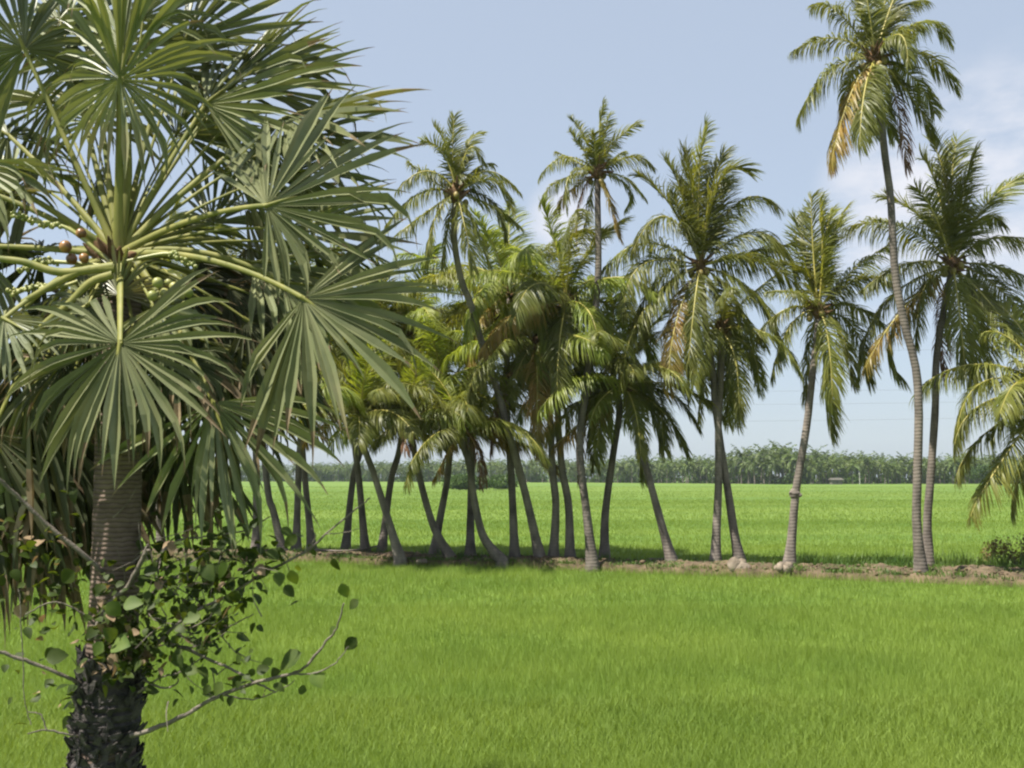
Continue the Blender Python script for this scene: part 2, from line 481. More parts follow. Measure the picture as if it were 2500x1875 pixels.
coconut('broadest coconut palm crown in the middle right, tall flared trunk crossing a thinner trunk',
        [(1806, 1370), (1792, 1298), (1778, 1203), (1759, 1085), (1744, 966), (1744, 939), (1728, 826), (1719, 758), (1710, 650)],
        [g((1350, 750), (1430, 40), .1), g((1580, 640), (1890, 520), -.2), g((1180, 800), (1010, 410), .3), g((1040, 880), (690, 560), .5), g((1000, 1010), (640, 1380), -.6),
         g((1780, 860), (2200, 900), .5), g((2000, 1180), (2400, 1640), -.1), g((2060, 1500), (2600, 2050), -.9), g((700, 1310), (210, 1800), .4), g((750, 1530), (550, 2050), -.9),
         g((780, 1990), (510, 2830), -1.2), g((1110, 2150), (1030, 2850), -1.4, 'y'), g((1310, 1930), (1240, 2600), -1.6), g((1700, 1850), (1930, 2350), -1.3), g((1950, 1850), (2250, 2500), -.4),
         g((1700, 2100), (2000, 2750), .8), g((1560, 1000), (1640, 600), 1.0), g((1290, 800), (1230, 310), .6), g((1480, 800), (1620, 330), .4), g((1000, 1800), (700, 2400), .6),
         g((1230, 1150), (1060, 760), -.9), g((1950, 1400), (2350, 1300), .9), g((1650, 2250), (1620, 2900), .5), g((900, 1700), (640, 2300), -.3)],
        zo=(1400, 300), seed=24, nuts=8, Lf=4.2)
coconut('short coconut palm with pinkish trunk standing behind the broadest palm',
        [(1747, 1372), (1749, 1298), (1754, 1180), (1754, 1037), (1759, 939), (1764, 849), (1759, 803)], nrand=15, seed=25, Lf=2.9, nuts=4, elev=(60, -75), dY=.4, scale=.85)
coconut('tall coconut palm with small tufted crown and yellowed hanging frond left of the broadest palm',
        [(1446, 1376), (1432, 1250), (1415, 1096), (1430, 950), (1457, 727), (1461, 594), (1459, 500), (1460, 422)],
        [g((940, 500), (980, 120), .1), g((1010, 420), (1060, 240), .4), g((800, 520), (640, 270), .2), g((740, 580), (615, 420), -.3), g((1120, 530), (1375, 345), .2),
         g((890, 560), (890, 440), -.9), g((580, 700), (290, 930), .2), g((640, 880), (590, 1260), -1.0), g((500, 960), (300, 1210), .2), g((600, 1100), (450, 1330), .4, 'y'),
         g((1280, 700), (1535, 820), -.2), g((1230, 930), (1440, 1160), -.3), g((1040, 1150), (1170, 1580), -.9, 'y'), g((750, 1100), (690, 1600), .3, 'd'), g((1130, 690), (1215, 640), 1.0),
         g((1250, 1020), (1220, 1270), .7), g((860, 1100), (780, 1500), .8), g((720, 760), (480, 640), .8)],
        zo=(1250, 225), seed=26, nuts=4, scale=.82, dY=1.5)
coconut('tall coconut palm above the grove nearest the fan palm, thin trunk bending left',
        [(1319, 1365), (1285, 1215), (1246, 1069), (1200, 905), (1169, 815), (1151, 747), (1128, 690), (1112, 611), (1108, 544), (1115, 472)],
        [g((910, 600), (925, 150), .1), g((810, 560), (580, 410), -.2), g((840, 500), (715, 260), .5), g((1080, 500), (1235, 640), -.3), g((1060, 480), (1210, 340), .6),
         g((640, 740), (300, 960), -.1), g((560, 980), (190, 1320), .2), g((600, 1200), (220, 1500), -.3), g((740, 1200), (620, 1680), -.7), g((1040, 1350), (1130, 1800), -1.1),
         g((1270, 740), (1620, 960), .4), g((1340, 840), (1550, 1170), -.5), g((1350, 1130), (1650, 1350), .1), g((1120, 1300), (1300, 1750), -.5), g((1300, 1050), (1480, 1480), .6),
         g((1150, 720), (1340, 670), .9), g((700, 850), (420, 640), .8), g((860, 1350), (800, 1800), .6)],
        zo=(900, 250), seed=27, nuts=5, scale=.9, dY=-3.0)
coconut('young coconut palm with bright upright fronds in the centre of the row',
        [(1351, 1365), (1357, 1234), (1349, 1150), (1342, 1016), (1325, 920), (1310, 842)],
        [g((390, 210), (200, -120), .1, 'n'), g((610, 160), (760, -140), -.1, 'n'), g((230, 290), (80, 80), -.3, 'n'), g((-60, 560), (-510, 800), -.5, 'n'), g((100, 400), (-100, 560), .2, 'n'),
         g((530, 800), (560, 1060), -1.2, 'n'), g((680, 420), (930, 480), .4, 'n'), g((200, 560), (-120, 800), -1.0, 'n'), g((640, 620), (800, 900), -.9, 'n'), g((330, 800), (200, 1200), -1.0)],
        zo=(1200, 700), nrand=9, seed=28, Lf=3.6, nuts=3, elev=(30, -50), grow='n')
coconut('grey coconut palm with crown between the tall tufted palm and the bright young one',
        [(1392, 1365), (1388, 1234), (1372, 1142), (1362, 1005), (1370, 860), (1382, 740)], nrand=17, grow='n', seed=29, Lf=3.7, nuts=4)
coconut('coconut palm with broad bright frond pointing up left and dark trunk leaning right',
        [(1476, 1361), (1478, 1251), (1497, 1109), (1512, 999), (1500, 930), (1487, 880)],
        [g((1080, 340), (830, 60), -.3, 'n'), g((1320, 400), (1290, 0), .1, 'n'), g((800, 740), (570, 960), -.6), g((610, 1050), (300, 1400), -1.0, 'n'), g((960, 480), (730, 300), -.6, 'n'),
         g((1180, 420), (1080, 120), .4, 'n'), g((1000, 680), (700, 640), .6), g((1450, 550), (1600, 300), .7)],
        zo=(1200, 700), nrand=8, seed=30, Lf=3.6, nuts=4, elev=(10, -60), dY=-.3)
coconut('coconut palm leaning left with yellow frond spread low, right of the dark leaning trunk',
        [(1640, 1370), (1607, 1251), (1569, 1109), (1552, 1037), (1535, 980), (1520, 937)],
        [g((1190, 1210), (1080, 1430), -1.2, 'n'), g((1550, 1340), (1610, 1820), -1.2), g((760, 1400), (540, 1700), -.4), g((910, 1510), (680, 1730), -.6, 'y'), g((1860, 1360), (2100, 1780), -.3),
         g((1950, 1170), (2230, 1520), .6), g((1130, 1150), (820, 1300), .6), g((1700, 1300), (1820, 1750), .5)],
        zo=(1200, 700), nrand=9, seed=31, Lf=3.4, nuts=4, elev=(75, 0), dY=.3)
coconut('coconut palm with strongly bowed trunk and a rusty dead frond under its crown',
        [(1226, 1369), (1200, 1340), (1176, 1300), (1157, 1215), (1146, 1138), (1132, 1085), (1128, 1045)],
        [g((850, 1040), (620, 1480), -.6), g((1080, 1120), (920, 1430), -1.0, 'y'), g((1390, 1100), (1430, 1500), -.5, 'd'), g((1400, 1050), (1490, 1450), .3, 'd'), g((1100, 640), (1400, 420), -.3)],
        zo=(850, 850), nrand=14, grow='n', seed=32, Lf=3.3, nuts=4, elev=(84, -8), bk=.72)
coconut('coconut palm with pink tinted trunk left of two crossing trunks in the centre',
        [(1257, 1365), (1249, 1177), (1238, 1004), (1238, 850), (1243, 715)], nrand=15, grow='n', seed=33, Lf=3.8, nuts=4, dY=1.5)
coconut('coconut palm with trunk swept up left, low crown left of the bowed trunk',
        [(1100, 1361), (1065, 1300), (1042, 1234), (1019, 1142), (1008, 1080), (1003, 1035)], nrand=16, grow='n', seed=34, Lf=3.1, nuts=4, elev=(84, -8), bk=.72)
coconut('thin coconut palm leaning right behind the palm that is swept up left',
        [(1059, 1353), (1073, 1273), (1092, 1169), (1098, 1080), (1088, 1000)], nrand=15, seed=35, Lf=3.4, nuts=3, grow='n', elev=(84, -8), bk=.72)
coconut('thick footed coconut palm standing behind the bowed trunk',
        [(1148, 1357), (1150, 1196), (1158, 1000), (1180, 860), (1200, 765)], nrand=15, seed=36, Lf=3.7, nuts=4, dY=2.2, grow='n')
coconut('coconut palm leaning right from the bank, trunk crossing low behind another to form an X',
        [(932, 1346), (954, 1177), (977, 1088), (992, 940), (1003, 820)], nrand=15, grow='n', seed=37, Lf=3.6, nuts=4, dY=1.0)
coconut('coconut palm leaning far left in front, its trunk the front stroke of the X',
        [(977, 1365), (919, 1177), (884, 1077), (876, 1020)], nrand=16, grow='n', seed=38, Lf=3.0, nuts=4, elev=(84, -8), bk=.72)
coconut('coconut palm with straight dark trunk between two leaning ones left of the X',
        [(892, 1346), (877, 1177), (865, 1081), (850, 930)], nrand=19, seed=39, Lf=3.3, nuts=4, elev=(84, -8), bk=.72)
coconut('coconut palm leaning right with pale upper trunk, left of the X',
        [(844, 1338), (861, 1177), (881, 1096), (915, 940), (950, 850)], nrand=16, seed=40, Lf=3.7, nuts=4, grow='n')
coconut('coconut palm with stout dark trunk right behind the drooping fan leaves',
        [(761, 1338), (742, 1138), (738, 1042), (735, 945)], nrand=18, seed=41, Lf=3.2, nuts=4, elev=(84, -8), bk=.72)
coconut('thin pale coconut palm just left of the stout dark trunk',
        [(723, 1342), (729, 1157), (738, 1000), (760, 800)], nrand=18, grow='n', seed=42, Lf=3.5, nuts=3, elev=(84, -8), bk=.72)
coconut('coconut palm with grey trunk leaning left, partly hidden by fan leaf tips',
        [(690, 1346), (668, 1250), (655, 1205), (640, 1050), (630, 860)], nrand=18, seed=43, Lf=3.4, nuts=3, elev=(84, -8), bk=.72)
coconut('coconut palm seen between the fan palm foliage, brown foot on the bank',
        [(624, 1345), (626, 1250), (620, 1000), (590, 780)], nrand=17, seed=44, Lf=3.4, nuts=3)
coconut('coconut palm with grey foot showing just right of the fan palm trunk',
        [(396, 1350), (388, 1250), (380, 1000), (372, 700)], nrand=15, seed=45, Lf=3.4, nuts=3)
coconut('coconut palm at the right edge, only its low spreading fronds in view',
        [(2600, 1395), (2595, 1250), (2580, 1100), (2570, 955)],
        [g((2405, 930), (2335, 1060), -.2), g((2400, 985), (2330, 1090), -.7), g((2410, 1055), (2335, 1160), .2), g((2430, 1150), (2370, 1260), -.5), g((2470, 830), (2395, 815), .5),
         g((2480, 880), (2440, 830), -.3), g((2500, 1130), (2470, 1250), .4)],
        nrand=8, seed=46, Lf=3.6, nuts=3, elev=(80, 0))

notch = [o for o in C.objects if o.get('label', '').endswith('notch partway up')][0]
nb = np.array(notch.location); np_ = at(1941, 1204, nb[1])
m = MB(); rn = np.random.RandomState(4)
m.tube([np_ + [-.02, 0, -.16], np_ + [-.01, 0, -.05], np_ + [0, 0, .0], np_ + [0, 0, .05], np_ + [.02, 0, .12]], [.14, .185, .20, .17, .13], 11)
m.ball(np_ + [.12, -.10, -.06], (.09, .09, .07), 0, 9, 6, .2, rn); m.ball(np_ + [-.14, -.06, .03], (.07, .08, .06), 0, 9, 6, .2, rn)
m.obj('trunk_knob', M['ctrunk'], notch)

# ------------------------------------------------------------------ palmyra (fan) palm in the foreground
PY = 7.0
pb = at(250, 2200, PY); pb[2] = -.3
fan = thing('palmyra_palm', (pb[0], pb[1], 0), 'large grey green fan palm close on the left, ringed trunk with ragged lower bark', 'palm tree')
tp = polyline([(pb[0], pb[1], -.4), at(256, 1875, PY), at(270, 1660, PY), at(282, 1400, PY), at(289, 1120, PY), at(291, 800, PY), at(290, 640, PY)], 40)
hh = np.linspace(0, 1, 40)
t = MB(); t.tube(tp, np.interp(hh, [0, .3, .45, .7, .92, 1], [.215, .19, .165, .158, .150, .10]), 20)
t.obj('trunk', M['ptrunk'], fan)
rsP = np.random.RandomState(5)
t = MB()
zlo, zhi = -.3, at(272, 1610, PY)[2]
lowp = np.array([p for p in polyline(tp, 160) if p[2] < zhi + .06])
t.tube(lowp, .205 + np.array([rsP.uniform(-.012, .018) for _ in lowp]) - .05 * np.clip((lowp[:, 2] - zhi + .12) / .18, 0, 1), 26)
for i in range(900):
    z = zlo + (zhi + .05 - zlo) * rsP.rand() ** .8
    cxy = np.array([np.interp(z, tp[:, 2], tp[:, 0]), np.interp(z, tp[:, 2], tp[:, 1]), z])
    a = rsP.uniform(0, 2 * math.pi)
    o = np.array([math.cos(a), math.sin(a), 0]); sd = np.array([-math.sin(a), math.cos(a), 0])
    w = rsP.uniform(.012, .042); h = rsP.uniform(.03, .11); th = rsP.uniform(.006, .024)
    upv = nrm(Z * rsP.uniform(.2, 1.2) + sd * rsP.uniform(-1.1, 1.1))
    acr = nrm(np.cross(upv, o))
    b0 = cxy + o * rsP.uniform(.19, .212)
    tip = b0 + upv * h + o * rsP.uniform(-.01, .055)
    V = [b0 - acr * w, b0 + acr * w, b0 + acr * w + o * th, b0 - acr * w + o * th, tip - acr * w * .5, tip + acr * w * .3, tip + acr * w * .2 + o * th * .5, tip - acr * w * .4 + o * th * .5]
    t.add(V, [(0, 3, 2, 1), (4, 5, 6, 7), (0, 1, 5, 4), (1, 2, 6, 5), (2, 3, 7, 6), (3, 0, 4, 7)])
t.obj('leaf_base_scales', M['pscale'], fan, smooth=False)
crown = at(288, 625, PY)

def fan_leaf(hub, Yh, alpha, half, Rm, da=0.0, nu=.35, nf=1.0, droop=.35, broken=.12, old=False, nseg=None, seed=0, base=None, sag=.12, pet=.034, curl=0.0, roll=0.0, cone=32, short=1.0):
    rs = np.random.RandomState(seed + 300)
    H = at(hub[0], hub[1], Yh)
    al = math.radians(alpha)
    toward = -Fw
    A = nrm(math.cos(al) * Rt + math.sin(al) * Z - da * toward * -1.0 if da == 0 else math.cos(al) * Rt + math.sin(al) * Z + da * toward)
    N = nf * toward + nu * Z + roll * Rt
    N = nrm(N - np.dot(N, A) * A)
    B = np.cross(N, A)
    m = nseg or max(12, int(half * 2 / 6.6))
    th = np.radians(np.linspace(-half, half, m)) + rs.uniform(-.012, .012, m)
    dl = math.radians(half * 2 / m) / 2 * .93
    cn = math.radians(cone + rs.uniform(-10, 14))
    wob = np.interp(np.arange(m), np.linspace(0, m, 7), rs.normal(0, .16, 7))
    th = th + rs.uniform(-.05, .05, m) * (rs.rand(m) < .6)
    E = nrm(np.cos(th)[:, None] * A + np.sin(th)[:, None] * math.cos(cn) * B - (np.abs(np.sin(th)) * math.sin(cn))[:, None] * N + (wob[:, None] + rs.normal(0, .05, (m, 1))) * N)
    T = nrm(-np.sin(th)[:, None] * A + np.cos(th)[:, None] * math.cos(cn) * B - (np.sign(np.sin(th)) * np.cos(th) * math.sin(cn))[:, None] * N)
    rr = np.array([.035, .2, .4, .52, .66, .8, .92, 1.0])
    K = len(rr)
    ln = Rm * rs.uniform(.78, 1.10, m) * np.where(rs.rand(m) < .06, .7, 1) * (1 - .28 * (np.abs(th) / math.pi) ** 2)
    ln = ln * np.where(E[:, 2] < -.25, short, 1)
    split = rs.uniform(.48, .70, m)
    gk = .6 * droop * rs.uniform(.2, 1.9, m); tipb = rs.uniform(.0, .75, m) ** 1.5 * min(1.0, droop * 2.2)
    br = rs.rand(m) < broken * np.where(E[:, 2] > .25, .25, 1.3)
    gk = np.where(br, gk + rs.uniform(1.2, 3.0, m), gk)
    brk = np.where(br, rs.uniform(.45, .75, m), .30)
    P = np.zeros((m, K, 3)); Wd = np.zeros((m, K)); DD = np.zeros((m, K, 3))
    cur = H + E * (ln * rr[0])[:, None]
    P[:, 0] = cur; D = E.copy(); DD[:, 0] = D
    for i in range(1, K):
        x = np.clip((rr[i] - brk) / (1 - brk), 0, 1)
        D = nrm(D - Z * (gk * (x ** 1.2 if True else x) * .9 + .03 * droop + tipb * max(0, rr[i] - .62) * 1.6)[:, None] + N * curl * rr[i] * .2 + T * (rs.uniform(-.05, .05, m))[:, None])
        cur = cur + D * (ln * (rr[i] - rr[i - 1]))[:, None]
        P[:, i] = cur; DD[:, i] = D
    for i in range(K):
        full = ln * rr[i] * math.tan(dl)
        cap = ln * np.minimum(split, .66) * math.tan(dl) * 1.05
        tap = np.clip((1.0 - rr[i]) / (1.0 - split), 0, 1) ** 1.1
        Wd[:, i] = np.where(rr[i] < split, full, cap * tap * 1.0) + .0015
    Nn = nrm(np.cross(DD, np.broadcast_to(T[:, None, :], DD.shape)))
    Wv = Wd[:, :, None] * T[:, None, :]
    fold = .45 * Wd[:, :, None] * Nn
    V = np.stack([P - Wv + fold, P - fold, P + Wv + fold], axis=2)       # m,K,3,3
    idx = (np.arange(m)[:, None] * K + np.arange(K - 1)[None, :]).reshape(-1) * 3
    q = np.concatenate([np.stack([idx, idx + 1, idx + 4, idx + 3], 1), np.stack([idx + 1, idx + 2, idx + 5, idx + 4], 1)])
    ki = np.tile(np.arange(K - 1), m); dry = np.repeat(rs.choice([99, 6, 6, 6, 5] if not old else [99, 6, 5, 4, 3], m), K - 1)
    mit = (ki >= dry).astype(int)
    mb = MB(); mb.add(V.reshape(-1, 3), q, np.concatenate([mit, mit]))
    o = mb.obj('leaf', [M['pleaf_old_shaded'] if old else M['pleaf'], M['ptip']], fan, smooth=False)
    b = crown if base is None else np.array(base)
    d = H - b
    mid = (b + H) / 2 + Z * .5 * sag * np.linalg.norm(d)
    pp = bez(b, mid, H + nrm(d) * .01, 14)
    pm = MB(); pm.tube(pp, .84 * pet * np.interp(np.linspace(0, 1, 14), [0, .12, .4, 1], [1.5, 1.0, .78, .55]), 8, 0, .5)
    # short costa running on into the blade
    pm.tube([H - A * .02, H + A * .10 + N * .004, H + A * .22], [.016, .011, .003], 5)
    pm.obj('petiole', M['petiole'], o)
    return o

L = fan_leaf
# upper leaves
L((293, 194), 6.75, 90, 165, 1.0, da=.35, nu=.75, droop=.45, broken=.34, seed=1, sag=.0, pet=.05)
L((300, 120), 7.15, 96, 120, 1.05, da=-.1, nu=.5, droop=.35, seed=2, sag=0, pet=.036)
L((230, 150), 7.3, 128, 110, 1.0, da=-.3, nu=.6, droop=.5, seed=3, sag=.02)
L((400, 170), 7.3, 52, 85, .95, da=-.15, nu=.6, droop=.3, seed=4, sag=.03)
L((502, 254), 7.1, 38, 95, 1.0, da=.1, nu=.8, cone=15, droop=.08, seed=5, sag=.05)
L((696, 288), 7.15, 18, 125, 1.03, da=.1, nu=1.1, nf=.8, cone=20, droop=.08, broken=.08, seed=6, sag=.10)
L((640, 330), 7.5, -60, 70, .62, da=-.2, nu=.8, droop=.5, seed=7, sag=.12)
L((651, 502), 6.5, 20, 112, 1.16, da=-.15, nu=.45, nf=1.0, cone=14, droop=.10, broken=.5, short=.68, seed=8, sag=.12, pet=.034)
L((741, 729), 6.35, -36, 92, 1.10, da=.05, nu=.55, nf=1.0, cone=15, droop=.12, broken=.1, seed=9, sag=.14)
L((690, 690), 6.9, -5, 75, .95, da=-.1, nu=1.2, nf=.6, droop=.55, broken=.2, seed=10, sag=.2)
L((293, 838), 6.2, -90, 150, .95, da=.25, nu=.55, nf=1.0, cone=10, droop=.3, broken=.3, seed=11, sag=.12, pet=.042, base=at(292, 650, 6.85))
L((520, 982), 6.45, -66, 84, 1.02, da=.2, nu=.45, cone=12, droop=.2, broken=.06, seed=12, sag=.1, pet=.036, base=at(330, 640, 6.9))
L((495, 830), 7.0, -22, 60, .85, da=0, nu=.9, droop=.3, seed=13, sag=.15)
L((520, 545), 7.9, 96, 70, .72, da=-.2, nu=.4, droop=.15, seed=14, sag=.05)
L((711, 823), 7.7, -15, 165, .42, da=.1, nu=.5, droop=.4, seed=15, sag=.2)
# left edge leaves
L((10, 778), 6.5, -25, 145, .62, da=.4, nu=.9, droop=.6, broken=.2, seed=16, sag=.14, pet=.036)
L((-40, 465), 7.1, 165, 120, .95, da=.1, nu=.7, droop=.5, seed=17, sag=.06, pet=.036)
L((-60, 600), 7.1, 190, 120, .95, da=.1, nu=.7, droop=.5, seed=18, sag=.03, pet=.034)
L((20, 330), 7.4, 150, 130, .9, da=.1, nu=.8, droop=.75, broken=.2, seed=19, sag=.05)
L((60, 120), 7.0, 110, 140, 1.0, da=.3, nu=.8, droop=.6, broken=.2, seed=20, sag=.0)
L((-70, 400), 6.8, 5, 60, .75, da=.2, nu=1.0, droop=.55, seed=21, sag=.05)
L((150, 60), 7.5, 95, 120, .95, da=-.2, nu=.6, droop=.5, seed=22, sag=.0)
L((245, 420), 8.0, -88, 40, .62, da=-.1, nu=.3, droop=.2, seed=23, sag=.3, old=True)
L((420, 560), 8.1, 15, 80, .8, da=-.4, nu=.7, droop=.4, seed=24, sag=.1)
L((600, 600), 7.9, -30, 90, .85, da=-.2, nu=.8, droop=.5, seed=25, sag=.15)
L((560, 200), 7.35, 48, 62, 1.0, da=.05, nu=.9, droop=.06, cone=18, seed=140, sag=.05, pet=.02)
L((640, 215), 7.5, 30, 58, 1.0, da=-.1, nu=1.0, droop=.06, cone=18, seed=141, sag=.05, pet=.02)
L((730, 330), 7.3, 10, 60, .92, da=.05, nu=1.0, droop=.08, cone=18, seed=142, sag=.1, pet=.02)
L((450, 100), 7.2, 62, 60, 1.0, da=.05, nu=.8, droop=.08, cone=18, seed=143, sag=.0, pet=.02)
L((700, 560), 6.9, 8, 55, .95, da=.0, nu=1.0, droop=.10, cone=18, seed=144, sag=.12, pet=.02)
for i, (hx, hy, Yh, al, hf, Rm, od) in enumerate([(215, 745, 6.55, 215, 110, .52, 0), (375, 750, 6.55, -35, 110, .55, 0), (235, 905, 6.6, -105, 90, .55, 1), (345, 925, 6.6, -72, 90, .6, 1), (290, 720, 6.7, 80, 100, .40, 0), (420, 860, 6.6, -55, 80, .7, 1), (160, 880, 6.6, 235, 80, .7, 1)]):
    L((hx, hy), Yh, al, hf, Rm, da=.2, nu=.8, droop=.5, broken=.4, cone=25, seed=160 + i, sag=.12, old=bool(od), pet=.02)  # marked leaves round the trunk get the blade with shade in its colour
for i in range(9):
    a = 20 + i * 41
    hx, hy = 288 + 330 * math.cos(math.radians(a)), 560 - 330 * math.sin(math.radians(a)) + 60
    L((hx, hy), 7.9 + .25 * (i % 3), a, 100, .9, da=-.3, nu=.7, droop=.35, broken=.3, seed=70 + i, sag=.1, pet=.018, old=hy > 640)  # low rear leaves use the dark blade as painted shade
for i, (hx, hy, Yh, al, hf, Rm, od) in enumerate([(400, 720, 7.5, -30, 80, .8, 0), (180, 735, 7.4, 205, 80, .8, 0), (370, 820, 7.6, -60, 75, .8, 1), (110, 780, 7.4, 220, 85, .85, 0), (470, 770, 7.3, -40, 70, .85, 0), (230, 820, 7.7, -100, 80, .9, 1),
        (560, 400, 7.5, 30, 90, .9, 0), (600, 180, 7.5, 48, 60, .85, 0), (350, 40, 7.0, 75, 90, .9, 0), (130, 250, 7.5, 150, 110, .85, 0), (430, 330, 7.9, 60, 80, .75, 0), (760, 600, 7.4, -15, 60, .75, 0), (660, 860, 7.3, -50, 60, .8, 1), (100, 620, 7.8, 180, 90, .8, 1), (560, 700, 7.2, -20, 80, .85, 0), (90, 420, 7.6, 165, 100, .9, 0), (430, 690, 7.35, -10, 95, .75, 1), (480, 640, 7.5, 10, 90, .7, 1), (600, 780, 7.0, -35, 80, .9, 1), (390, 860, 7.2, -70, 80, .8, 1), (150, 850, 7.2, 230, 80, .85, 1), (550, 860, 7.1, -50, 75, .9, 1), (250, 760, 7.6, -90, 120, .7, 1), (620, 640, 7.2, 0, 85, .9, 0), (710, 420, 7.4, 10, 85, .75, 0)]):
    L((hx, hy), Yh, al, hf, Rm, da=(-.25, .1, -.1)[i % 3], nu=(.8, .5, 1.1)[i % 3], droop=.4, broken=.35, seed=100 + i, sag=.1, old=bool(od) or hy > 690, pet=.018)  # dark filler below the heart, crown shade painted by the blade colour
# old hanging skirt, part of its shade put into the dark blades
for i, (hx, hy, Yh, al, hf, Rm) in enumerate([(70, 950, 6.9, -75, 60, 1.15), (170, 1000, 7.35, -98, 55, 1.2), (-20, 1060, 7.0, -62, 60, 1.25), (110, 1090, 7.5, -84, 60, 1.15), (30, 900, 7.5, -110, 70, 1.2),
                                              (350, 1010, 7.5, -80, 60, 1.0), (430, 1060, 7.3, -88, 50, .95), (240, 930, 7.6, -95, 60, 1.1), (-90, 960, 7.4, -85, 70, 1.3), (560, 930, 7.5, -62, 60, .95), (60, 1010, 7.1, -80, 65, 1.35), (150, 1060, 7.2, -95, 60, 1.25), (-60, 1150, 7.2, -70, 65, 1.3), (90, 1230, 7.4, -88, 55, 1.0), (20, 1000, 7.7, -85, 75, 1.35), (130, 980, 7.8, -90, 70, 1.3), (-40, 1220, 7.6, -80, 70, 1.2), (390, 1040, 7.8, -85, 60, .95), (480, 1090, 7.6, -92, 45, .85), (210, 1040, 7.9, -88, 60, 1.15), (0, 1180, 7.6, -80, 60, 1.0), (190, 1160, 7.8, -90, 60, .95)]):
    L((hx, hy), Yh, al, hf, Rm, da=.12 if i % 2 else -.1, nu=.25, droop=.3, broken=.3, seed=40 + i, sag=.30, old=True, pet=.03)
# spear leaves in the heart
for i, (x, y, Yh) in enumerate([(318, 330, 7.0), (300, 400, 7.1)]):
    m = MB(); m.tube(polyline([crown, at((288 + x) / 2 + 3, 480, Yh), at(x, y, Yh)], 10), np.interp(np.linspace(0, 1, 10), [0, .3, .7, 1], [.05, .045, .04, .008]), 8, 0, .5)
    m.obj('spear_leaf', M['petiole'], fan)
# fibre at the heart, fruit, flower spikes
m = MB()
for i in range(26):
    a = i * 2.4; q = crown + np.array([math.cos(a) * .10, math.sin(a) * .10, rsP.uniform(-.22, .03)])
    d = nrm(np.array([math.cos(a), math.sin(a), rsP.uniform(-.2, 1.4)]))
    m.tube([q, q + d * .07, q + d * rsP.uniform(.11, .2)], [.045, .035, .006], 5)
m.obj('heart_fibre', M['fibre'], fan)
for x, y, Yh, r in [(160, 602, 6.65, .042), (198, 570, 6.75, .036), (175, 632, 6.7, .038), (205, 630, 6.72, .034)]:
    m = MB(); m.ball(at(x, y, Yh), (r, r, r * 1.05), 0, 14, 10)
    m.obj('fruit', M['pfruit'], fan)
for x, y, Yh, r in [(385, 690, 6.5, .036), (398, 742, 6.5, .038), (425, 768, 6.52, .036), (372, 722, 6.5, .036), (460, 715, 6.6, .034), (402, 715, 6.75, .034), (425, 700, 6.75, .034), (415, 735, 6.7, .032), (440, 722, 6.8, .034), (432, 750, 6.75, .032), (452, 745, 6.75, .030), (412, 690, 6.8, .03)]:
    m = MB(); m.ball(at(x, y, Yh), r, 0, 12, 9)
    m.obj('green_fruit', M['pgreen'], fan)
for pts in [[(270, 640), (170, 560), (100, 545), (35, 520)], [(270, 650), (150, 640), (100, 640), (55, 660)], [(272, 655), (150, 700), (80, 700), (25, 715)], [(300, 640), (400, 620), (440, 630), (475, 650)]]:
    m = MB(); pl = polyline([at(x, y, 6.75) for x, y in pts], 30)
    m.tube(pl, np.interp(np.linspace(0, 1, 30), [0, .4, 1], [.013, .015, .009]), 7)
    for i in range(12, 30):
        for j in range(3):
            m.ball(pl[i] + rsP.uniform(-.022, .022, 3), rsP.uniform(.009, .017), 0, 7, 5)
    m.obj('flower_spike', M['pgreen'], fan)
# stalks with cut tips on the left
for pts in [[(280, 655), (205, 660), (140, 690), (55, 738)], [(275, 670), (220, 690), (165, 745), (100, 800), (60, 860)], [(278, 650), (150, 665), (60, 640), (-20, 630)]]:
    m = MB(); m.tube(polyline([at(x, y, 6.6) for x, y in pts], 16), np.linspace(.032, .022, 16), 8, 0, .6)
    m.obj('leaf_stalk', M['petiole'], fan)

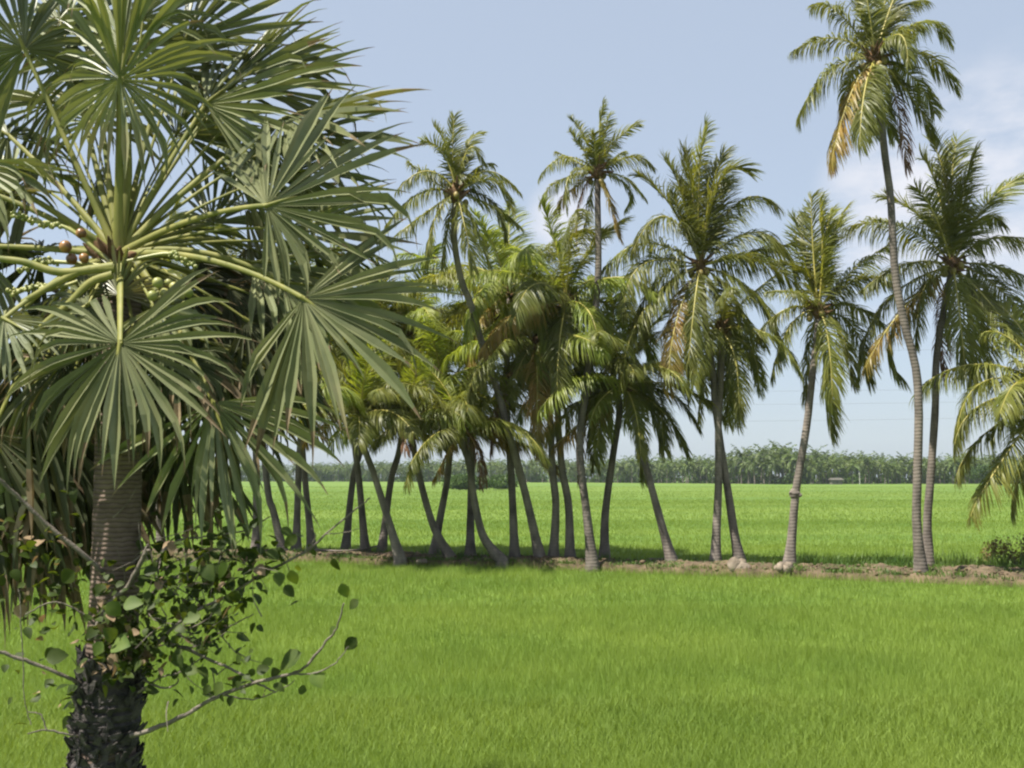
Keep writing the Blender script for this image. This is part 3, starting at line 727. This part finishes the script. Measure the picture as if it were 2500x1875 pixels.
# ------------------------------------------------------------------ climbing shrub on the fan palm trunk
sb = at(330, 1800, 6.78)
shrub = thing('climbing_shrub', sb, 'straggly leafy shrub growing out of the fan palm trunk, long bare twigs reaching right', 'shrub')
BR = [([(320, 1796), (398, 1771), (477, 1731), (542, 1696), (622, 1667), (706, 1647), (746, 1627), (796, 1567), (820, 1537), (840, 1473)], 6.75, 6.3, .017, .005),
      ([(706, 1647), (771, 1642), (820, 1617), (850, 1577)], 6.45, 6.3, .006, .003),
      ([(400, 1560), (517, 1612), (572, 1637), (636, 1672), (671, 1691)], 6.8, 6.5, .012, .005),
      ([(542, 1696), (610, 1708), (671, 1691), (720, 1662)], 6.6, 6.45, .006, .003),
      ([(330, 1600), (368, 1587), (448, 1512), (562, 1450), (650, 1395), (746, 1348), (796, 1304), (875, 1239), (905, 1215)], 6.8, 6.5, .015, .004),
      ([(219, 1560), (268, 1473), (308, 1438), (343, 1373), (360, 1340)], 6.7, 6.6, .019, .014),
      ([(200, 1670), (159, 1652), (75, 1617), (0, 1592), (-40, 1580)], 6.85, 6.5, .013, .012),
      ([(260, 1410), (219, 1368), (124, 1289), (40, 1209), (-10, 1165)], 6.85, 6.5, .017, .013),
      ([(200, 1800), (179, 1796), (114, 1783), (65, 1791)], 6.85, 6.6, .009, .004),
      ([(114, 1783), (100, 1745), (85, 1740), (70, 1738)], 6.6, 6.6, .005, .003),
      ([(45, 1440), (50, 1473), (60, 1696), (75, 1770)], 6.5, 6.5, .004, .003),
      ([(340, 1690), (390, 1655), (440, 1640), (500, 1600)], 6.8, 6.6, .008, .004),
      ([(250, 1540), (190, 1490), (130, 1470), (60, 1500)], 6.8, 6.6, .008, .004),
      ([(380, 1560), (470, 1580), (560, 1530), (620, 1500)], 6.8, 6.7, .008, .004),
      ([(350, 1420), (420, 1330), (500, 1310), (600, 1295), (660, 1260)], 6.85, 6.8, .009, .004),
      ([(330, 1500), (390, 1430), (470, 1390), (560, 1370)], 6.8, 6.8, .009, .004),
      ([(350, 1660), (400, 1680), (430, 1670), (436, 1655)], 6.75, 6.7, .009, .004),
      ([(796, 1304), (840, 1300), (880, 1290)], 6.52, 6.5, .004, .002), ([(746, 1348), (770, 1310), (760, 1290)], 6.55, 6.5, .005, .002)]
for pts, y0, y1, r0, r1 in BR:
    n = len(pts)
    pl = polyline([at(x, y, y0 + (y1 - y0) * i / (n - 1)) for i, (x, y) in enumerate(pts)], 5 * n)
    pl = pl + rsP.uniform(-.004, .004, pl.shape)
    m = MB(); m.tube(pl, np.linspace(r0, r1, len(pl)) * rsP.uniform(.9, 1.12, len(pl)), 7)
    m.obj('branch', M['branch'], shrub)

def shrub_leaf(mb, p, d, n, ln, wd, fold=.25, curl=.2):
    """one ovate leaf with a folded midrib"""
    d = nrm(d); n = nrm(n - np.dot(n, d) * d); s = np.cross(n, d)
    u = np.array([0, .12, .32, .58, .82, 1.0]); w = np.array([.06, .62, 1.0, .9, .5, .03]) * wd
    c = p + d * (u * ln)[:, None] - n * (curl * ln * u ** 2)[:, None]
    V = np.stack([c - s * w[:, None] + n * (fold * w)[:, None], c, c + s * w[:, None] + n * (fold * w)[:, None]], 1)
    idx = np.arange(5) * 3
    mb.add(V.reshape(-1, 3), np.concatenate([np.stack([idx, idx + 1, idx + 4, idx + 3], 1), np.stack([idx + 1, idx + 2, idx + 5, idx + 4], 1)]))

def rdir(rs):
    return nrm(rs.normal(size=3))
c3 = lambda x, y: (x * .4973, 1050 + y * .4973)
SPEC = [(1690, 790, 90, .05), (1735, 856, 70, .02), (1630, 985, 60, .05), (1720, 1050, 90, .04), (1420, 1130, 150, .07), (1560, 1222, 100, .05), (1480, 1275, 75, .03), (1370, 1262, 70, .05), (1310, 1140, 70, .05),
        (1290, 1175, 70, .03), (1235, 1192, 50, .04), (1170, 1125, 60, .03), (1230, 1085, 35, .03), (875, 1135, 80, .05), (945, 1180, 90, .05), (1070, 1270, 80, .05), (1130, 1330, 55, .04), (1410, 500, 80, .06),
        (1425, 545, 90, .05), (1420, 790, 80, .06), (1370, 730, 80, .05), (1440, 725, 90, .05), (1465, 680, 50, .04), (1340, 610, 80, .05), (1350, 1190, 70, .05), (280, 1110, 110, .07), (480, 1075, 90, .06), (540, 1000, 90, .06),
        (590, 1050, 130, .07), (650, 850, 110, .06), (560, 880, 100, .06), (330, 720, 100, .06), (740, 690, 80, .05), (1025, 700, 100, .06), (940, 920, 100, .06), (1090, 690, 110, .05)]
rsS = np.random.RandomState(77)
for x, y, ln, w in SPEC:
    m = MB()
    p = at(*c3(x, y), 6.45 + rsS.uniform(-.1, .1))
    lm = ln * .4973 / 343 * .82
    d = nrm(np.array([rsS.uniform(-1, 1), rsS.uniform(-.4, .3), rsS.uniform(-1, .3)]))
    shrub_leaf(m, p - d * lm / 2, d, nrm(np.array([rsS.uniform(-.4, .4), -1, rsS.uniform(.1, 1)])), lm, lm * rsS.uniform(.34, .46))
    m.obj('leaf', M['sleaf'], shrub)
fol, dry = MB(), MB()
def cluster(n, cx, cy, sx, sy, y0, y1, pd=.12, lo=.04, hi=.10):
    for _ in range(n):
        x, y = rsS.normal(cx, sx), rsS.normal(cy, sy)
        p = at(x, y, rsS.uniform(y0, y1)); lm = rsS.uniform(lo, hi)
        d = nrm(np.array([rsS.uniform(-1, 1), rsS.uniform(-1, 1), rsS.uniform(-1.2, .5)]))
        shrub_leaf(dry if rsS.rand() < pd else fol, p, d, nrm(np.array([rsS.uniform(-.8, .8), rsS.uniform(-1, .5), 1])), lm, lm * rsS.uniform(.3, .46), curl=rsS.uniform(0, .5))
cluster(200, 455, 1465, 70, 85, 6.45, 7.1, .08)
cluster(70, 540, 1400, 80, 70, 6.45, 6.9, .1)
cluster(70, 440, 1350, 60, 50, 6.7, 7.3, .1)
cluster(60, 560, 1400, 70, 45, 6.5, 6.9)
cluster(45, 520, 1570, 45, 45, 6.5, 6.9)
cluster(110, 120, 1430, 70, 90, 6.6, 7.3, .1)
cluster(100, 70, 1290, 70, 70, 6.8, 7.5, .15)
cluster(60, 310, 1560, 45, 40, 6.55, 6.8, .12)
cluster(130, 290, 1500, 45, 75, 6.58, 6.78, .08)
cluster(60, 300, 1600, 50, 40, 6.5, 6.75, .25)
cluster(35, 400, 1600, 40, 40, 6.6, 6.9, .12)
cluster(40, 640, 1340, 60, 30, 6.5, 6.7, .05)
cluster(20, 600, 1660, 60, 20, 6.45, 6.6, .05, .05, .08)
cluster(25, 130, 1690, 50, 40, 6.6, 6.9, .3)
tw = MB()
for _ in range(70):
    x, y = rsS.normal(450, 90), rsS.normal(1470, 90)
    a = at(x, y, rsS.uniform(6.5, 6.95)); d = nrm(np.array([rsS.uniform(-.6, 1), rsS.uniform(-.6, .6), rsS.uniform(-.7, .9)]))
    tw.tube(polyline([a, a + d * .12 + rsS.uniform(-.02, .02, 3), a + d * .26 + rsS.uniform(-.05, .05, 3)], 6), np.linspace(.005, .0018, 6), 5)
tw.obj('twigs', M['branch'], shrub)['kind'] = 'stuff'
for mb, nm, mt in ((fol, 'foliage', 'sleaf'), (dry, 'dry_foliage', 'sdry')):
    o = mb.obj(nm, M[mt], shrub); o['kind'] = 'stuff'

# ------------------------------------------------------------------ rice field ground
t = MB()
xs = np.linspace(-520, 520, 60); ys = np.concatenate([np.linspace(-15, 60, 40), np.linspace(70, 900, 50)])
X, Yg = np.meshgrid(xs, ys)
Zg = -.14 + .03 * np.sin(X * .31) * np.cos(Yg * .23)
nn = len(xs)
i = (np.arange(len(ys) - 1)[:, None] * nn + np.arange(nn - 1)[None, :]).reshape(-1)
t.add(np.stack([X, Yg, Zg], 2).reshape(-1, 3), np.stack([i, i + 1, i + nn + 1, i + nn], 1))
tag(t.obj('rice_field', M['field']), None, None, kind='structure')

# bank edges from photo points
front = [(-300, 1350), (784, 1359), (942, 1366), (1226, 1373), (1457, 1380), (1650, 1388), (1930, 1395), (2260, 1409), (2500, 1416), (3100, 1440)]
back = [(-300, 1334), (784, 1345), (1075, 1352), (1303, 1362), (1464, 1364), (1848, 1373), (2167, 1378), (2500, 1380), (3100, 1390)]
fp = np.array([gnd(x, y, .06)[:2] for x, y in front])
bp = np.array([gnd(x, y, .12)[:2] for x, y in back])
rsB = np.random.RandomState(3)
xx = np.linspace(-45, 34, 900)
yf = np.interp(xx, fp[:, 0], fp[:, 1]); yb = np.interp(xx, bp[:, 0], bp[:, 1])
def smooth_noise(rs, n, step):
    k = rs.uniform(-1, 1, n // step + 3)
    return np.interp(np.arange(n) / step, np.arange(len(k)), k)
yf = yf + smooth_noise(rsB, 900, 9) * .28 + smooth_noise(rsB, 900, 3) * .10
hz = .11 + smooth_noise(rsB, 900, 14) * .07
uu = np.array([-.06, 0, .03, .07, .12, .18, .25, .32, .4, .48, .56, .64, .72, .8, .87, .93, .97, 1.04])
prof = np.array([-.2, -.05, .4, .7, .95, 1.05, 1.1, 1.0, .95, .9, 1.0, 1.05, .95, .9, .85, .6, .2, -.2])
V = []
for a, u in enumerate(uu):
    zz = np.where(prof[a] < 0, prof[a], prof[a] * (hz + smooth_noise(rsB, 900, 4) * .085 + rsB.uniform(-.04, .04, 900)))
    V.append(np.stack([xx + smooth_noise(rsB, 900, 5) * .06, yf + (yb - yf) * u, zz], 1))
V = np.stack(V, 0)
n = 900
i = (np.arange(len(uu) - 1)[:, None] * n + np.arange(n - 1)[None, :]).reshape(-1)
t = MB(); t.add(V.reshape(-1, 3), np.stack([i, i + 1, i + n + 1, i + n], 1))
tag(t.obj('path', M['soil'], smooth=True), None, None, kind='structure')
t = MB()
for _ in range(260):
    x = rsB.uniform(-16, 17); f, b = np.interp(x, xx, yf), np.interp(x, xx, yb)
    u = rsB.rand() ** 1.6 * .7 + .02; r = rsB.uniform(.015, .055) * (1.6 if rsB.rand() < .12 else 1)
    t.ball((x, f + (b - f) * u, .16 * min(1, u * 9) + .02), (r * rsB.uniform(.8, 1.6), r, r * .75), 0, 8, 6, .22, rsB)
tag(t.obj('dirt_clods', M['soil']), 'loose pale clods of dirt strewn along the bank', 'dirt', kind='stuff')

# rice blades, with a few thin lines where the stand is low
LINES = [np.array([gnd(x * 1.1302, y * 1.1302)[:2] for x, y in l]) for l in ([(900, 1345), (1050, 1322), (1200, 1311), (1320, 1298), (1480, 1276), (1620, 1262)],)]
def blades(n, y0, y1, side, h, w, K, rs, sx=.74):
    n = int(n * 1.3)
    y = np.sqrt(rs.uniform(y0 * y0, y1 * y1, n))
    x = rs.uniform(-1, 1, n) * (sx * y + 1.0)
    f = np.interp(x, xx, yf); b = np.interp(x, xx, yb)
    ok = (y < f + .05) if side == 'near' else (y > b - .1)
    x, y = x[ok], y[ok]; m = len(x)
    hh = h * rs.uniform(.7, 1.15, m) * (1 + .07 * np.sin(x * .9 + 2 * np.sin(y * .31)) * np.sin(y * .7 + x * .2))
    if side == 'near':
        hh = hh * np.where(f[ok] - y < .6, 1.35, 1)
        for ln_ in LINES:
            yl = np.interp(x, ln_[:, 0], ln_[:, 1], left=-99, right=-99) + .12 * np.sin(x * 2.3)
            hh = hh * np.where(np.abs(y - yl) < .13, .5, 1)
    a = rs.uniform(0, 6.283, m); ln = rs.uniform(.12, .7, m)
    lean = np.stack([np.cos(a) * ln, np.sin(a) * ln, np.zeros(m)], 1)
    P = np.zeros((m, K, 3))
    for k in range(K):
        u = k / (K - 1)
        P[:, k] = np.stack([x, y, np.full(m, -.16)], 1) + lean * (hh * u ** 1.8)[:, None]
        P[:, k, 2] += hh * u * (1 - .25 * ln * u)
    b2 = rs.uniform(-1.1, 1.1, m)
    Wd = np.stack([np.cos(b2), np.sin(b2), np.zeros(m)], 1)
    pr = np.interp(np.linspace(0, 1, K), [0, .45, 1], [.8, 1, .08])
    return P, Wd[:, None, :] * (w * pr)[None, :, None] * rs.uniform(.7, 1.2, m)[:, None, None]
rsR = np.random.RandomState(9)
t = MB()
for y0, y1, n, w, K in ((8.2, 11, 75000, .0034, 3), (11, 14, 75000, .0040, 3), (14, 18, 80000, .0048, 2), (18, 24, 90000, .0060, 2), (24, 37, 120000, .0080, 2)):
    t.strips(*blades(n, y0, y1, 'near', .22, w, K, rsR))
for y0, y1, n, w in ((28, 45, 90000, .010), (45, 70, 80000, .015), (70, 130, 90000, .028), (130, 200, 45000, .04), (200, 300, 30000, .05)):
    t.strips(*blades(n, y0, y1, 'far', .2, w, 2, rsR))
tag(t.obj('rice_plants', M['rice'], smooth=False), 'dense bright green young rice filling both fields', 'rice', kind='stuff')

# grass along the back edge of the bank
def tufts(name, spots, label, rs):
    t = MB()
    for x, y, z, n, h in spots:
        a = rs.uniform(0, 6.283, n); ln = rs.uniform(.1, .7, n); hh = h * rs.uniform(.5, 1.1, n)
        P = np.zeros((n, 3, 3)); b = np.stack([x + rs.normal(0, .16, n), y + rs.normal(0, .14, n), np.full(n, z)], 1)
        for k, u in enumerate((0, .55, 1)):
            P[:, k] = b + np.stack([np.cos(a) * ln * hh * u ** 2, np.sin(a) * ln * hh * u ** 2, hh * u * (1 - .3 * ln * u)], 1)
        W = np.stack([np.cos(a + 1.57), np.sin(a + 1.57), 0 * a], 1)[:, None, :] * np.array([.009, .010, .001])[None, :, None]
        t.strips(P, W)
    return tag(t.obj(name, M['grass'], smooth=False), label, 'grass', kind='stuff')
sp = []
for x in np.arange(-16, 18, .28):
    y = np.interp(x, xx, yb)
    big = 1.0 if x > 9.3 else .45
    if rsR.rand() < (.95 if x > 9 else .75):
        sp.append((x + rsR.uniform(-.15, .15), y + rsR.uniform(-.35, .25), .02, 34, rsR.uniform(.28, .62) * big + .12))
for _ in range(900):
    x = rsR.uniform(-14, 17); f, b = np.interp(x, xx, yf), np.interp(x, xx, yb)
    u = rsR.rand() ** 1.3
    sp.append((x, f + (b - f) * u, .08, 16, rsR.uniform(.08, .2)))
tufts('bank_grass', sp, 'dark tufty grass growing along the bank', rsR)

# ------------------------------------------------------------------ bushes
def leafcloud(mb, n, c, rad, size, rs, mi=0, lumps=9):
    c = np.asarray(c, float); rad = np.asarray(rad, float)
    ld = nrm(rs.normal(size=(lumps, 3))) * rs.uniform(.35, .75, (lumps, 1)); lr = rs.uniform(.3, .5, lumps)
    k = rs.randint(0, lumps, n)
    d = nrm(rs.normal(size=(n, 3))) * (rs.rand(n, 1) ** .4)
    p = ld[k] + d * lr[k][:, None]
    p[:, 2] = np.where(p[:, 2] < -.75, rs.uniform(-.7, .2, n), p[:, 2])
    p = c + p * rad
    a = nrm(rs.normal(size=(n, 3))); w = nrm(np.cross(a, rs.normal(size=(n, 3))))
    ln = size * rs.uniform(.6, 1.3, n)
    u = np.array([-.5, 0, .5])
    P = p[:, None, :] + a[:, None, :] * (ln[:, None] * u)[:, :, None]
    W = w[:, None, :] * (ln[:, None] * np.array([.08, .32, .06]))[:, :, None]
    mb.strips(P, W, mi)

def bush(name, loc, rad, n, size, mat, label, cat, seed, group=None):
    rs = np.random.RandomState(seed)
    root = thing(name, loc, label, cat, group)
    loc = np.asarray(loc)
    m = MB(); leafcloud(m, n, loc + np.array([0, 0, rad[2] * .8]), rad, size, rs, lumps=14)
    m.obj('foliage', M[mat], root)
    m = MB()
    for i in range(7):
        a = i * .9; q = loc + np.array([math.cos(a), math.sin(a), 0]) * rad * .15
        e = loc + np.array([math.cos(a) * rad[0] * .6, math.sin(a) * rad[1] * .6, rad[2] * rs.uniform(.8, 1.4)])
        m.tube(polyline([q, (q + e) / 2 + rs.uniform(-.1, .1, 3) * rad, e], 6), np.linspace(.035, .01, 6) * rad[2], 5)
    m.obj('stem', M['branch'], root)
    return root
q = gnd(1150, 1196, 0); bush('bush', q, (7.2, 4, 2.0), 5200, .42, 'bush', 'wide dark green bush alone in the far field, seen behind the bowed trunk', 'bush', 1, 'bushes in the far field')
q = gnd(1232, 1194, 0); bush('bush', q, (4.6, 3, 1.9), 3000, .42, 'bush', 'smaller dark bush touching the right end of the wide far bush', 'bush', 2, 'bushes in the far field')
q = gnd(2440, 1185, 0); bush('bush', q, (11, 6, 4.4), 6500, .6, 'bush', 'large olive bush beyond the far field at the right edge', 'bush', 3, 'bushes in the far field')
q = gnd(2490, 1378, .1); bush('scrub_bush', q, (1.0, .6, .62), 900, .085, 'scrub', 'low reddish green scrub on the bank at the right edge', 'bush', 4)
q = gnd(2425, 1376, .1); bush('scrub_bush', q, (.5, .4, .42), 380, .075, 'scrub', 'smaller thin scrub on the bank left of the reddish scrub', 'bush', 5)

# ------------------------------------------------------------------ rocks, stick
def rock(x, y, w, h, seed, label):
    rs = np.random.RandomState(seed)
    p = gnd(x, y, .04)
    m = MB()
    for k in range(7):
        o = np.array([rs.uniform(-.35, .35) * w, rs.uniform(-.2, .2) * w, rs.uniform(-.1, .35) * h])
        m.ball(p + o, (w * rs.uniform(.2, .38), w * rs.uniform(.2, .3), h * rs.uniform(.45, .8)), 0, 11, 8, .10, rs)
    o = m.obj('rock', M['rock'], org=tuple(p)); tag(o, label, 'rock', 'pale lumps on the bank')
rock(1797, 1392, .80, .42, 1, 'large pale lumpy rock at the foot of the broadest palm')
rock(1916, 1394, .55, .30, 2, 'smaller pale lump of rock at the foot of the notched trunk')
rock(1030, 1373, .5, .12, 3, 'low flat pale clod on the bank between the X and the swept trunk')
rock(1600, 1372, .7, .16, 4, 'low brown clod on the bank left of the leaning trunk foot')
rock(2420, 1410, .6, .12, 5, 'low crumbled clod on the bank near the right edge')
m = MB(); pl = polyline([gnd(770, 1342, .22), gnd(830, 1345, .2), gnd(890, 1340, .25), gnd(930, 1330, .3)], 14)
m.tube(pl, np.linspace(.045, .02, 14), 7)
o = m.obj('fallen_stick', M['branch'], org=tuple(pl[0])); tag(o, 'thin pale stick lying along the bank between trunk feet', 'stick')

# ------------------------------------------------------------------ far palm belt
def far_palm_geo(mb, rs, base, h, cr, nf=17, nl=8, mt=1, ml=0):
    base = np.asarray(base, float)
    lean = rs.uniform(-.10, .10, 2) * h
    top = base + np.array([lean[0], lean[1], h])
    mb.tube(polyline([base - Z * .3, (base + top) / 2 + np.array([lean[0] * -.2, 0, 0]), top], 4), [.26, .2, .17, .15], 5, mt)
    for i in range(nf):
        s = (i + .5) / nf
        p = rand_frond(top, i * 2.4 + rs.uniform(0, .4), 78 - 125 * s, cr * rs.uniform(.85, 1.15), 45 + 45 * s, rs, 6)
        frond_geo(mb, p, rs, n=nl, Lm=.25 * cr, wid=.19 * cr / 4, grav=.6, twist=rs.uniform(-.5, .5), K=3, rach=.06, mleaf=ml, mr=ml, sparse=0)
rsF = np.random.RandomState(101)
variants = []
for v in range(7):
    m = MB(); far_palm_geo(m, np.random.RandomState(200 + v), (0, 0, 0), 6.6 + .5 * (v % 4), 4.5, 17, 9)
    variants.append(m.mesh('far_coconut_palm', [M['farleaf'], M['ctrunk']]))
def belt(xd):
    """distance and palm height of the belt by photo column"""
    return np.interp(xd, [-300, 700, 1000, 1300, 1550, 1640, 1700, 1770, 1900, 2300, 2700], [560, 540, 500, 450, 400, 372, 366, 372, 385, 385, 380]), \
           np.interp(xd, [-300, 700, 1000, 1300, 1550, 1640, 1700, 1770, 1900, 2300, 2700], [9.2, 9.0, 10.2, 10.2, 10.4, 12.4, 13.4, 11.8, 10.0, 10.2, 10.2])
for k in range(265):
    xd = 480 + (2260 - 480) * (k + rsF.uniform(-.3, .3)) / 265
    D, h = belt(xd)
    D = D + rsF.uniform(0, 26)
    h = h * rsF.uniform(.70, 1.12) * (1.0 + .05 * (rsF.rand() < .1))
    b = at(xd * 1.1302, 1162, D)
    o = bpy.data.objects.new('far_palm', variants[k % 7])
    C.objects.link(o)
    o.location = (b[0], D, -.1)
    s = h / 9.6
    cs = rsF.uniform(.9, 1.15)
    o.scale = (s * cs, s * cs, s)
    o.rotation_euler = (0, 0, rsF.uniform(0, 6.28))
    tag(o, 'small hazy coconut palm in the belt of trees closing off the far field', 'palm tree', 'palms in the far belt')
m = MB()
for k in range(210):
    xd = rsF.uniform(-500, 2500); D, h = belt(xd)
    D += rsF.uniform(26, 70)
    b = at(xd * 1.1302, 1162, D)
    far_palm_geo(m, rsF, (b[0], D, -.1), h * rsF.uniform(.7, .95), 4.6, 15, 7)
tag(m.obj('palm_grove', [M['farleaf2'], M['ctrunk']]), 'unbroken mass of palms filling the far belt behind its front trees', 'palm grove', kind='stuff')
m = MB()
for k in range(620):
    xd = rsF.uniform(-500, 2500); D, h = belt(xd)
    D += rsF.uniform(8, 60)
    hi = rsF.uniform(1.2, 3.0) if k % 2 else rsF.uniform(3.0, 4.6)
    b = at(xd * 1.1302, 1162, D)
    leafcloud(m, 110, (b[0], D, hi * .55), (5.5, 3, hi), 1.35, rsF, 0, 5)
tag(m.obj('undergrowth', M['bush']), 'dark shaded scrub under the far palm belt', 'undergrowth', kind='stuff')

# little hut, white post
D = 366; p = at(2041, 1175, D); p[2] = -.1
hut = thing('hut', p, 'tiny brownish hut at the edge of the far palm belt', 'hut')
m = MB(); m.box(p + [-1.9, -1.5, 0], p + [1.9, 1.5, 1.7])
m.obj('wall', M['plaster'], hut, smooth=False)
m = MB(); V = [p + [-2.4, -1.9, 1.65], p + [2.4, -1.9, 1.65], p + [2.4, 1.9, 1.65], p + [-2.4, 1.9, 1.65], p + [-2.2, 0, 2.4], p + [2.2, 0, 2.4]]
m.add(V, [(0, 1, 5, 4), (2, 3, 4, 5), (1, 2, 5, 5), (3, 0, 4, 4)][:2]); m.add([V[1], V[2], V[5], (V[1] + V[5]) / 2], [(0, 1, 2, 3)]); m.add([V[3], V[0], V[4], (V[3] + V[4]) / 2], [(0, 1, 2, 3)])
m.obj('roof', M['thatch'], hut, smooth=False)
m = MB(); m.box(p + [-.45, -1.53, 0], p + [.45, -1.5, 1.4]); m.obj('door', M['thatch'], hut, smooth=False)
p = at(2099, 1178, 362); p[2] = -.1
m = MB(); m.tube([p, p + [0, 0, 2.2], p + [0, 0, 4.4]], [.10, .09, .08], 8); m.box(p + [-.35, -.05, 3.95], p + [.35, .05, 4.05])
o = m.obj('post', M['white'], org=tuple(p)); tag(o, 'slim white post standing against the far palm belt', 'post')

# power line
WY = 80.0
poles = []
for k, (px, ys4) in enumerate([(1756, (858, 956, 988, 1029)), (2760, (846, 941, 973, 1011))]):
    b = at(px, 1162, WY); b[2] = -.15
    rt = thing('utility_pole', b, ['concrete pole hidden behind the crossing trunks, carrying the thin wires', 'concrete pole past the right edge carrying the thin wires'][k], 'utility pole', 'poles of the power line')
    tops = [at(px, y, WY) for y in ys4]
    m = MB(); m.tube([b, (b + tops[0]) / 2, tops[0] + Z * .4], [.13, .11, .09], 8); m.obj('pole', M['concrete'], rt)
    for p in tops:
        m = MB(); m.box(p + [-.08, -.3, -.1], p + [.08, .0, -.02]); m.obj('bracket', M['concrete'], rt, smooth=False)
    poles.append(tops)
names = ['topmost', 'second from top', 'third from top', 'lowest']
for i in range(4):
    a, b = poles[0][i] + [0, -.2, 0], poles[1][i] + [0, -.2, 0]
    u = np.linspace(0, 1, 24)[:, None]
    pl = a + (b - a) * u - Z * .10 * (4 * u * (1 - u))
    m = MB(); m.tube(pl, .008, 5)
    o = m.obj('power_wire', M['wire'], org=tuple(a)); tag(o, names[i] + ' of the thin power wires crossing the sky behind the right palms', 'wire', 'power wires')

# ------------------------------------------------------------------ haze
hb = MB(); hb.box((-640, -30, -1.8), (640, 960, 40))
hm = bpy.data.materials.new('haze'); hm.use_nodes = True
ht = hm.node_tree; ht.nodes.clear()
ho = ht.nodes.new('ShaderNodeOutputMaterial'); pv = ht.nodes.new('ShaderNodeVolumePrincipled')
pv.inputs['Color'].default_value = (.80, .88, 1.0, 1)
pv.inputs['Density'].default_value = .00013
pv.inputs['Anisotropy'].default_value = .2
link(ht, pv.outputs[0], ho.inputs['Volume'])
tag(hb.obj('haze', hm, smooth=False), 'pale blue haze over the fields', 'haze', kind='stuff')

# ------------------------------------------------------------------ sky, sun
SUN_EL = math.radians(60)
to_sun = nrm(np.array([-1.0, -.55, 0.0])) * math.cos(SUN_EL) + Z * math.sin(SUN_EL)
w = bpy.data.worlds.new('World'); sc.world = w; w.use_nodes = True
wt = w.node_tree; wt.nodes.clear()
wo = wt.nodes.new('ShaderNodeOutputWorld'); bg = wt.nodes.new('ShaderNodeBackground')
sky = wt.nodes.new('ShaderNodeTexSky'); sky.sky_type = 'NISHITA'; sky.sun_disc = False
sky.sun_elevation = SUN_EL
sky.sun_rotation = math.atan2(to_sun[0], to_sun[1])
sky.air_density = 1.0; sky.dust_density = 1.6; sky.ozone_density = 1.5
sky.altitude = 10
tc = wt.nodes.new('ShaderNodeTexCoord')
def cloud_mask():
    tot = None
    for (x, y, r) in [(2440, 420, 7.5), (2120, 620, 4.5), (2330, 520, 6), (1390, 540, 3.0), (2200, 480, 5)]:
        d = nrm(ray(x, y))
        dp = wt.nodes.new('ShaderNodeVectorMath'); dp.operation = 'DOT_PRODUCT'
        nv = wt.nodes.new('ShaderNodeVectorMath'); nv.operation = 'NORMALIZE'
        link(wt, tc.outputs['Generated'], nv.inputs[0])
        link(wt, nv.outputs[0], dp.inputs[0]); dp.inputs[1].default_value = tuple(d)
        mr = wt.nodes.new('ShaderNodeMapRange'); mr.interpolation_type = 'SMOOTHSTEP'
        mr.inputs[1].default_value = math.cos(math.radians(r)); mr.inputs[2].default_value = 1.0
        link(wt, dp.outputs['Value'], mr.inputs[0])
        if tot is None: tot = mr.outputs[0]
        else:
            ad = wt.nodes.new('ShaderNodeMath'); ad.operation = 'MAXIMUM'
            link(wt, tot, ad.inputs[0]); link(wt, mr.outputs[0], ad.inputs[1]); tot = ad.outputs[0]
    return tot
cn = noise(wt, 7.0, 6, vec=tc.outputs['Generated'], stretch=(1, 1, 2.2), rough=.55)
cr = wt.nodes.new('ShaderNodeMapRange'); cr.interpolation_type = 'SMOOTHSTEP'
cr.inputs[1].default_value = .36; cr.inputs[2].default_value = .66
link(wt, cn, cr.inputs[0])
mu = wt.nodes.new('ShaderNodeMath'); mu.operation = 'MULTIPLY'
link(wt, cr.outputs[0], mu.inputs[0]); link(wt, cloud_mask(), mu.inputs[1])
m2 = wt.nodes.new('ShaderNodeMath'); m2.operation = 'MULTIPLY'; m2.inputs[1].default_value = .95
link(wt, mu.outputs[0], m2.inputs[0])
CLOUD = (4.4, 4.45, 4.8)
link(wt, mixc(wt, m2.outputs[0], mixc(wt, .74, sky.outputs[0], (2.8, 3.2, 3.8)), CLOUD), bg.inputs['Color'])
bg.inputs['Strength'].default_value = .087
link(wt, bg.outputs[0], wo.inputs['Surface'])
sl = bpy.data.lights.new('sun', 'SUN'); so = bpy.data.objects.new('sun', sl); C.objects.link(so)
sl.energy = 5.0; sl.angle = math.radians(.5); sl.color = (1.0, .94, .84)
so.location = (0, 0, 60)
so.rotation_euler = Vector(tuple(-to_sun)).to_track_quat('-Z', 'Y').to_euler()

sc.view_settings.view_transform = 'Standard'
sc.view_settings.look = 'None'
sc.view_settings.gamma = 1
sc.view_settings.exposure = 1.2
sc.render.engine = 'CYCLES'
sc.cycles.max_bounces = 8
sc.cycles.transmission_bounces = 6
sc.cycles.volume_bounces = 1
sc.cycles.filter_width = 2.2
sc.cycles.use_denoising = True
